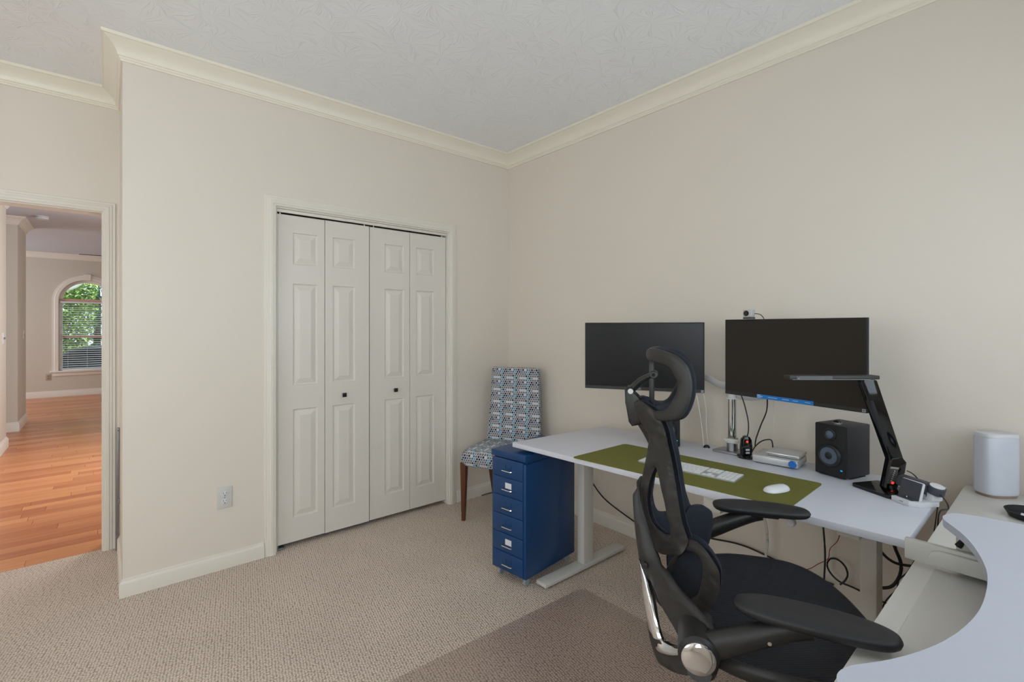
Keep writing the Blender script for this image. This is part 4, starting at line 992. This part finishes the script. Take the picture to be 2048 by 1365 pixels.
# ------------------------------------------------------------------ ergonomic office chair
t = thing('office_chair', 'black ergonomic office chair with split back, ring headrest and chrome caps', 'chair', (-1.2335, -2.5628, .003), R_(-60))
oc = t
UW_O = [(-0.355, -0.048, 1.137), (-0.332, -0.07, 1.13), (-0.303, -0.079, 1.109), (-0.283, -0.096, 1.072), (-0.276, -0.105, 1.043), (-0.263, -0.121, 0.989), (-0.251, -0.13, 0.92), (-0.241, -0.13, 0.857), (-0.231, -0.13, 0.822), (-0.225, -0.13, 0.803), (-0.234, -0.13, 0.78), (-0.245, -0.128, 0.767), (-0.266, -0.083, 0.744), (-0.298, -0.03, 0.732), (-0.316, -0.03, 0.751), (-0.328, -0.03, 0.789), (-0.338, -0.03, 0.829), (-0.343, -0.03, 0.868), (-0.342, -0.03, 0.898), (-0.339, -0.03, 0.926), (-0.332, -0.03, 0.961), (-0.323, -0.03, 1.015), (-0.322, -0.03, 1.042), (-0.34, -0.03, 1.072), (-0.359, -0.03, 1.118)]
UW_I = [(-0.303, -0.078, 0.967), (-0.295, -0.091, 0.95), (-0.289, -0.098, 0.924), (-0.28, -0.103, 0.89), (-0.273, -0.104, 0.854), (-0.265, -0.102, 0.818), (-0.27, -0.094, 0.799), (-0.29, -0.077, 0.796), (-0.307, -0.063, 0.802), (-0.32, -0.053, 0.819), (-0.327, -0.052, 0.848), (-0.328, -0.055, 0.877), (-0.321, -0.063, 0.921), (-0.311, -0.071, 0.954)]
LW_O = [(-0.226, -0.107, 0.802), (-0.212, -0.124, 0.807), (-0.191, -0.151, 0.803), (-0.172, -0.178, 0.786), (-0.16, -0.196, 0.77), (-0.158, -0.199, 0.743), (-0.162, -0.193, 0.713), (-0.174, -0.174, 0.671), (-0.192, -0.15, 0.629), (-0.22, -0.114, 0.609), (-0.254, -0.074, 0.609), (-0.275, -0.05, 0.63), (-0.28, -0.05, 0.676), (-0.271, -0.054, 0.707), (-0.254, -0.074, 0.748)]
LW_I = [(-0.214, -0.121, 0.779), (-0.2, -0.14, 0.78), (-0.19, -0.153, 0.761), (-0.193, -0.149, 0.718), (-0.203, -0.136, 0.683), (-0.22, -0.114, 0.655), (-0.238, -0.093, 0.644), (-0.256, -0.071, 0.658), (-0.262, -0.064, 0.686), (-0.25, -0.079, 0.728), (-0.232, -0.1, 0.763)]
SF_O = [(-0.348, -0.05, 0.901), (-0.341, -0.06, 0.859), (-0.326, -0.08, 0.818), (-0.312, -0.1, 0.784), (-0.289, -0.13, 0.742), (-0.268, -0.16, 0.734), (-0.243, -0.2, 0.716), (-0.221, -0.23, 0.708), (-0.202, -0.25, 0.699), (-0.186, -0.27, 0.688), (-0.174, -0.285, 0.68), (-0.173, -0.29, 0.642), (-0.187, -0.28, 0.595), (-0.219, -0.27, 0.57), (-0.243, -0.235, 0.542), (-0.267, -0.2, 0.523), (-0.292, -0.16, 0.518), (-0.308, -0.14, 0.54), (-0.32, -0.125, 0.584), (-0.333, -0.11, 0.652), (-0.345, -0.09, 0.736), (-0.351, -0.08, 0.766), (-0.358, -0.07, 0.81), (-0.365, -0.055, 0.872), (-0.361, -0.05, 0.887)]
SF_I = [(-0.316, -0.12, 0.691), (-0.306, -0.135, 0.683), (-0.283, -0.165, 0.655), (-0.26, -0.2, 0.638), (-0.247, -0.225, 0.624), (-0.246, -0.225, 0.604), (-0.265, -0.19, 0.579), (-0.281, -0.165, 0.573), (-0.293, -0.145, 0.595), (-0.303, -0.13, 0.637), (-0.315, -0.115, 0.674)]
CRO = [(-0.345, -0.091, 0.733), (-0.339, -0.100, 0.694), (-0.333, -0.112, 0.652), (-0.321, -0.127, 0.590), (-0.310, -0.138, 0.556), (-0.294, -0.160, 0.548), (-0.268, -0.195, 0.566), (-0.246, -0.226, 0.592)]
CRI = [(-0.340, -0.094, 0.729), (-0.325, -0.108, 0.698), (-0.311, -0.122, 0.658), (-0.297, -0.141, 0.604), (-0.288, -0.154, 0.581), (-0.279, -0.168, 0.575), (-0.263, -0.195, 0.583), (-0.246, -0.225, 0.601)]
def mirror(s): return lambda p: (p[0], p[1]*s, p[2])
for s in (1, -1):            # s = 1: side next to the camera (y < 0)
    mp = mirror(s)
    # the plate normal points to -y for outlines running clockwise in (x, z); shift moves pads to the inner side
    wing = finish('back_wing', plate(UW_O, [UW_I], .011, .008, .014, .007, mp), CHAIRF, t, smooth=60)
    finish('wing_pad', plate([(x+.008, y+.002, z) for x, y, z in UW_O], [[(x+.006, y, z) for x, y, z in UW_I]], .008, .008, .012, .010, lambda p, mp=mp: mp((p[0]+.003, p[1]+.013, p[2])), 0), CHAIRFAB, wing, smooth=60)
    lum = finish('lumbar_wing', plate(LW_O, [LW_I], .010, .008, .014, .007, mp), CHAIRF, t, smooth=60)
    finish('lumbar_pad', plate([(x+.002, y, z+.006) for x, y, z in LW_O], [], .010, .010, .014, .013, lambda p, mp=mp: mp((p[0]+.003, p[1]+.017, p[2])), 0), CHAIRFAB, lum, smooth=60)
    sf = finish('side_frame', plate(SF_O, [SF_I], .012, .012, .016, .007, mp), CHAIRF, t, smooth=60)
    eo = spline(CRO, 6); ei = spline(CRI, 6); bm = bmesh.new(); rws = []
    for po_, pi_ in zip(eo, ei):
        rws.append([bm.verts.new(mp(tuple(po_*(1-k/8)+pi_*(k/8)+np.array((0, -.019-.007*math.sin(math.pi*k/8), 0))))) for k in range(9)]+[bm.verts.new(mp(tuple(pi_+np.array((0, .0, 0))))), bm.verts.new(mp(tuple(po_+np.array((0, .0, 0)))))])
    for a_r, b_r in zip(rws, rws[1:]):
        for k in range(11): bm.faces.new((a_r[k], a_r[(k+1) % 11], b_r[(k+1) % 11], b_r[k]))
    bm.faces.new(rws[0][::-1]); bm.faces.new(rws[-1])
    finish('chrome_strip', bm, CHROME, sf, smooth=50)
    B().cyl(mp((-.333, -.10, .727)), mp((-.329, -.135, .727)), .008, n=12, bev=.002).done('tension_knob', CHAIRF, sf)
    y0 = -.325*s
    hub = B().cyl((-.207, -.20*s, .647), (-.207, y0, .647), .041, n=30, bev=.006).done('arm_hub', BLACK, t)
    B().lathe([(.034, 0), (.034, .006), (.031, .0085), (.018, .0105), (.004, .011)], 32, Matrix.Translation((-.207, y0, .647)) @ Matrix.Rotation(R_(90)*s, 4, 'X')).done('chrome_cap', CHROME, hub)
    arm = B().tube([tuple(p) for p in spline([(-.205, -.292*s, .648), (-.135, -.30*s, .683), (-.079, -.303*s, .712), (-.03, -.305*s, .734), (0.0, -.306*s, .742)], 5)], .022, 14, rz=[.030-.010*i/20 for i in range(21)]).done('arm_tube', BLACK, t)
    B().cyl((-.075, -.302*s-.024*s, .706), (-.075, -.302*s-.018*s, .706), .004, n=10).done('arm_bolt', CHROME, arm)
    cx_, cy_, rot = (.0035, -.305, R_(-9)) if s == 1 else (-.0035, .305, R_(2.5))
    Mr = Matrix.Translation((cx_, cy_, .748)) @ Matrix.Rotation(rot, 4, 'Z')
    pad = finish('armrest', plate(superel(0, 0, .141, .049, 2.6, 32), [], .011, .020, .030, .006, lambda p, Mr=Mr: tuple(Mr @ Vector((p[0], p[2], .010+.004*math.cos(p[0]*9))))), ARMPAD, t, smooth=60)
    B().box((-.03, -.022, -.012), (.05, .022, -.001), .003, Mr).done('armrest_slide', BLACK, pad)
# headrest: ring bent around the head
ha, hb, hx = .125, .135, -.20
arcs = np.linspace(0, math.pi/2, 200); arcl = np.concatenate([[0], np.cumsum(np.hypot(np.diff(ha*np.cos(arcs)), np.diff(hb*np.sin(arcs))))])
def bend(s, n, z):
    a = abs(s); sg = -1 if s >= 0 else 1
    if a > arcl[-1]: th = math.pi/2; ext = a-arcl[-1]
    else: th = float(np.interp(a, arcl, arcs)); ext = 0
    x = hx-ha*math.cos(th)+ext; y = hb*math.sin(th)
    nx, ny = math.cos(th)/ha, -math.sin(th)/hb; l = math.hypot(nx, ny)     # inward
    return (x+n*nx/l, sg*(y+n*ny/l), z)
HO = [(0.0, 1.277), (0.054, 1.281), (0.108, 1.278), (0.145, 1.268), (0.167, 1.254), (0.183, 1.232), (0.190, 1.192), (0.184, 1.151), (0.166, 1.114), (0.142, 1.1), (0.105, 1.093), (0.05, 1.092), (0, 1.092)]
HI = [(0.0, 1.245), (0.050, 1.244), (0.093, 1.242), (0.131, 1.234), (0.141, 1.22), (0.153, 1.198), (0.151, 1.175), (0.139, 1.152), (0.119, 1.125), (0.088, 1.117), (0.045, 1.115), (0, 1.115)]
full = lambda q: [(s, 0, z) for s, z in q]+[(-s, 0, z) for s, z in q[-2:0:-1]]
hr = finish('headrest', plate(full(HO), [full(HI)], .009, .009, .014, .007, lambda p: bend(p[0], p[1], p[2])), CHAIRF, t, smooth=60)
finish('headrest_pad', plate(full([(s*1.045, z) for s, z in HO]), [full([(s*.985, z) for s, z in HI])], .009, .009, .013, .011, lambda p: bend(p[0], .016, p[2])), CHAIRFAB, hr, smooth=60)
sl = B().box((-.325, -.012, 1.095), (-.312, -.004, 1.265), .002).box((-.325, .004, 1.095), (-.312, .012, 1.265), .002).box((-.322, -.02, 1.10), (-.312, .02, 1.115), .002).done('headrest_slider', BLACK, t)
brk = B().prism([(-.391, 1.161), (-.384, 1.170), (-.372, 1.168), (-.362, 1.140), (-.352, 1.128), (-.330, 1.125), (-.330, 1.108), (-.344, 1.066), (-.371, 1.059), (-.380, 1.071), (-.389, 1.125)], -.026, .026, lambda u, v, n: (u, n, v), .007).done('headrest_bracket', BLACK, t, smooth=60)
B().cyl((-.374, -.026, 1.158), (-.374, -.0285, 1.158), .0075, n=18).done('bolt', ALU, brk)
lk = B().tube([tuple(p) for p in spline([(-.374, 0, 1.160), (-.350, 0, 1.184), (-.330, 0, 1.197), (-.313, 0, 1.205)], 5)], .017, 12, rz=[.011-.003*i/15 for i in range(16)]).cyl((-.313, -.021, 1.205), (-.313, .021, 1.205), .011, n=18, bev=.002).done('headrest_link', BLACK, t)
B().cyl((-.313, -.021, 1.205), (-.313, -.0225, 1.205), .005, n=12).done('bolt', DARKHOLE, lk)
# centre spine joining the two back halves
B().tube([tuple(p) for p in spline([(-.350, 0, 1.075), (-.312, 0, 1.0), (-.322, 0, .92), (-.330, 0, .85), (-.330, 0, .75), (-.325, 0, .66), (-.29, 0, .575), (-.20, 0, .53)], 6)], .022, 12, rz=.013).done('spine', BLACK, t)
# seat
so = [(x, 0, y) for x, _, y in superel(-.012, 0, .232, .272, 2.7, 36)]
def seat_z(x, y): return .592+.020*(abs(y)/.27)**3-.035*max(0, (x-.05)/.18)**2+.012*max(0, (-.08-x)/.16)**2
seat = finish('seat_mesh', plate(so, [], .004, .004, .01, .018, lambda p: (p[0], p[2], seat_z(p[0], p[2])+.004)), MESH, t, smooth=60)
rim = spline([(x, y, seat_z(x, y)-.012) for x, _, y in so], 3, True); rim = np.concatenate([rim, rim[:1]])
B().tube([tuple(p) for p in rim], .012, 10, rz=.018).done('seat_rim', BLACK, t)
B().tube([(-.205, -.30, .600), (-.19, -.22, .555), (-.17, -.12, .54), (-.17, .12, .54), (-.19, .22, .555), (-.205, .30, .600)], .026, 12, rz=.018).done('arm_yoke', BLACK, t)
B().box((-.20, -.09, .505), (.10, .09, .565), .015).done('tilt_mechanism', BLACK, t)
B().cyl((0, 0, .11), (0, 0, .30), .028, n=20).cyl((0, 0, .28), (0, 0, .51), .018, n=20).done('gas_lift', BLACK, t)
B().lathe([(.05, .07), (.055, .085), (.05, .12), (.035, .135)], 24).done('base_hub', BLACK, t)
for k in range(5):
    a = R_(72*k+18); c, s = math.cos(a), math.sin(a)
    B().tube([(c*.03, s*.03, .105), (c*.16, s*.16, .095), (c*.31, s*.31, .072)], [.024, .02, .014], 10, rz=[.02, .016, .01]).done('base_leg', BLACK, t)
    cs = B()
    for sg in (-1, 1): cs.cyl((c*.31-s*.008*sg, s*.31+c*.008*sg, .033), (c*.31-s*.026*sg, s*.31+c*.026*sg, .033), .029, n=20, bev=.004)
    cs = cs.done('caster', BLACK_MATT, t); B().cyl((c*.31, s*.31, .035), (c*.31, s*.31, .075), .008, n=10).done('stem', GREYM, cs)
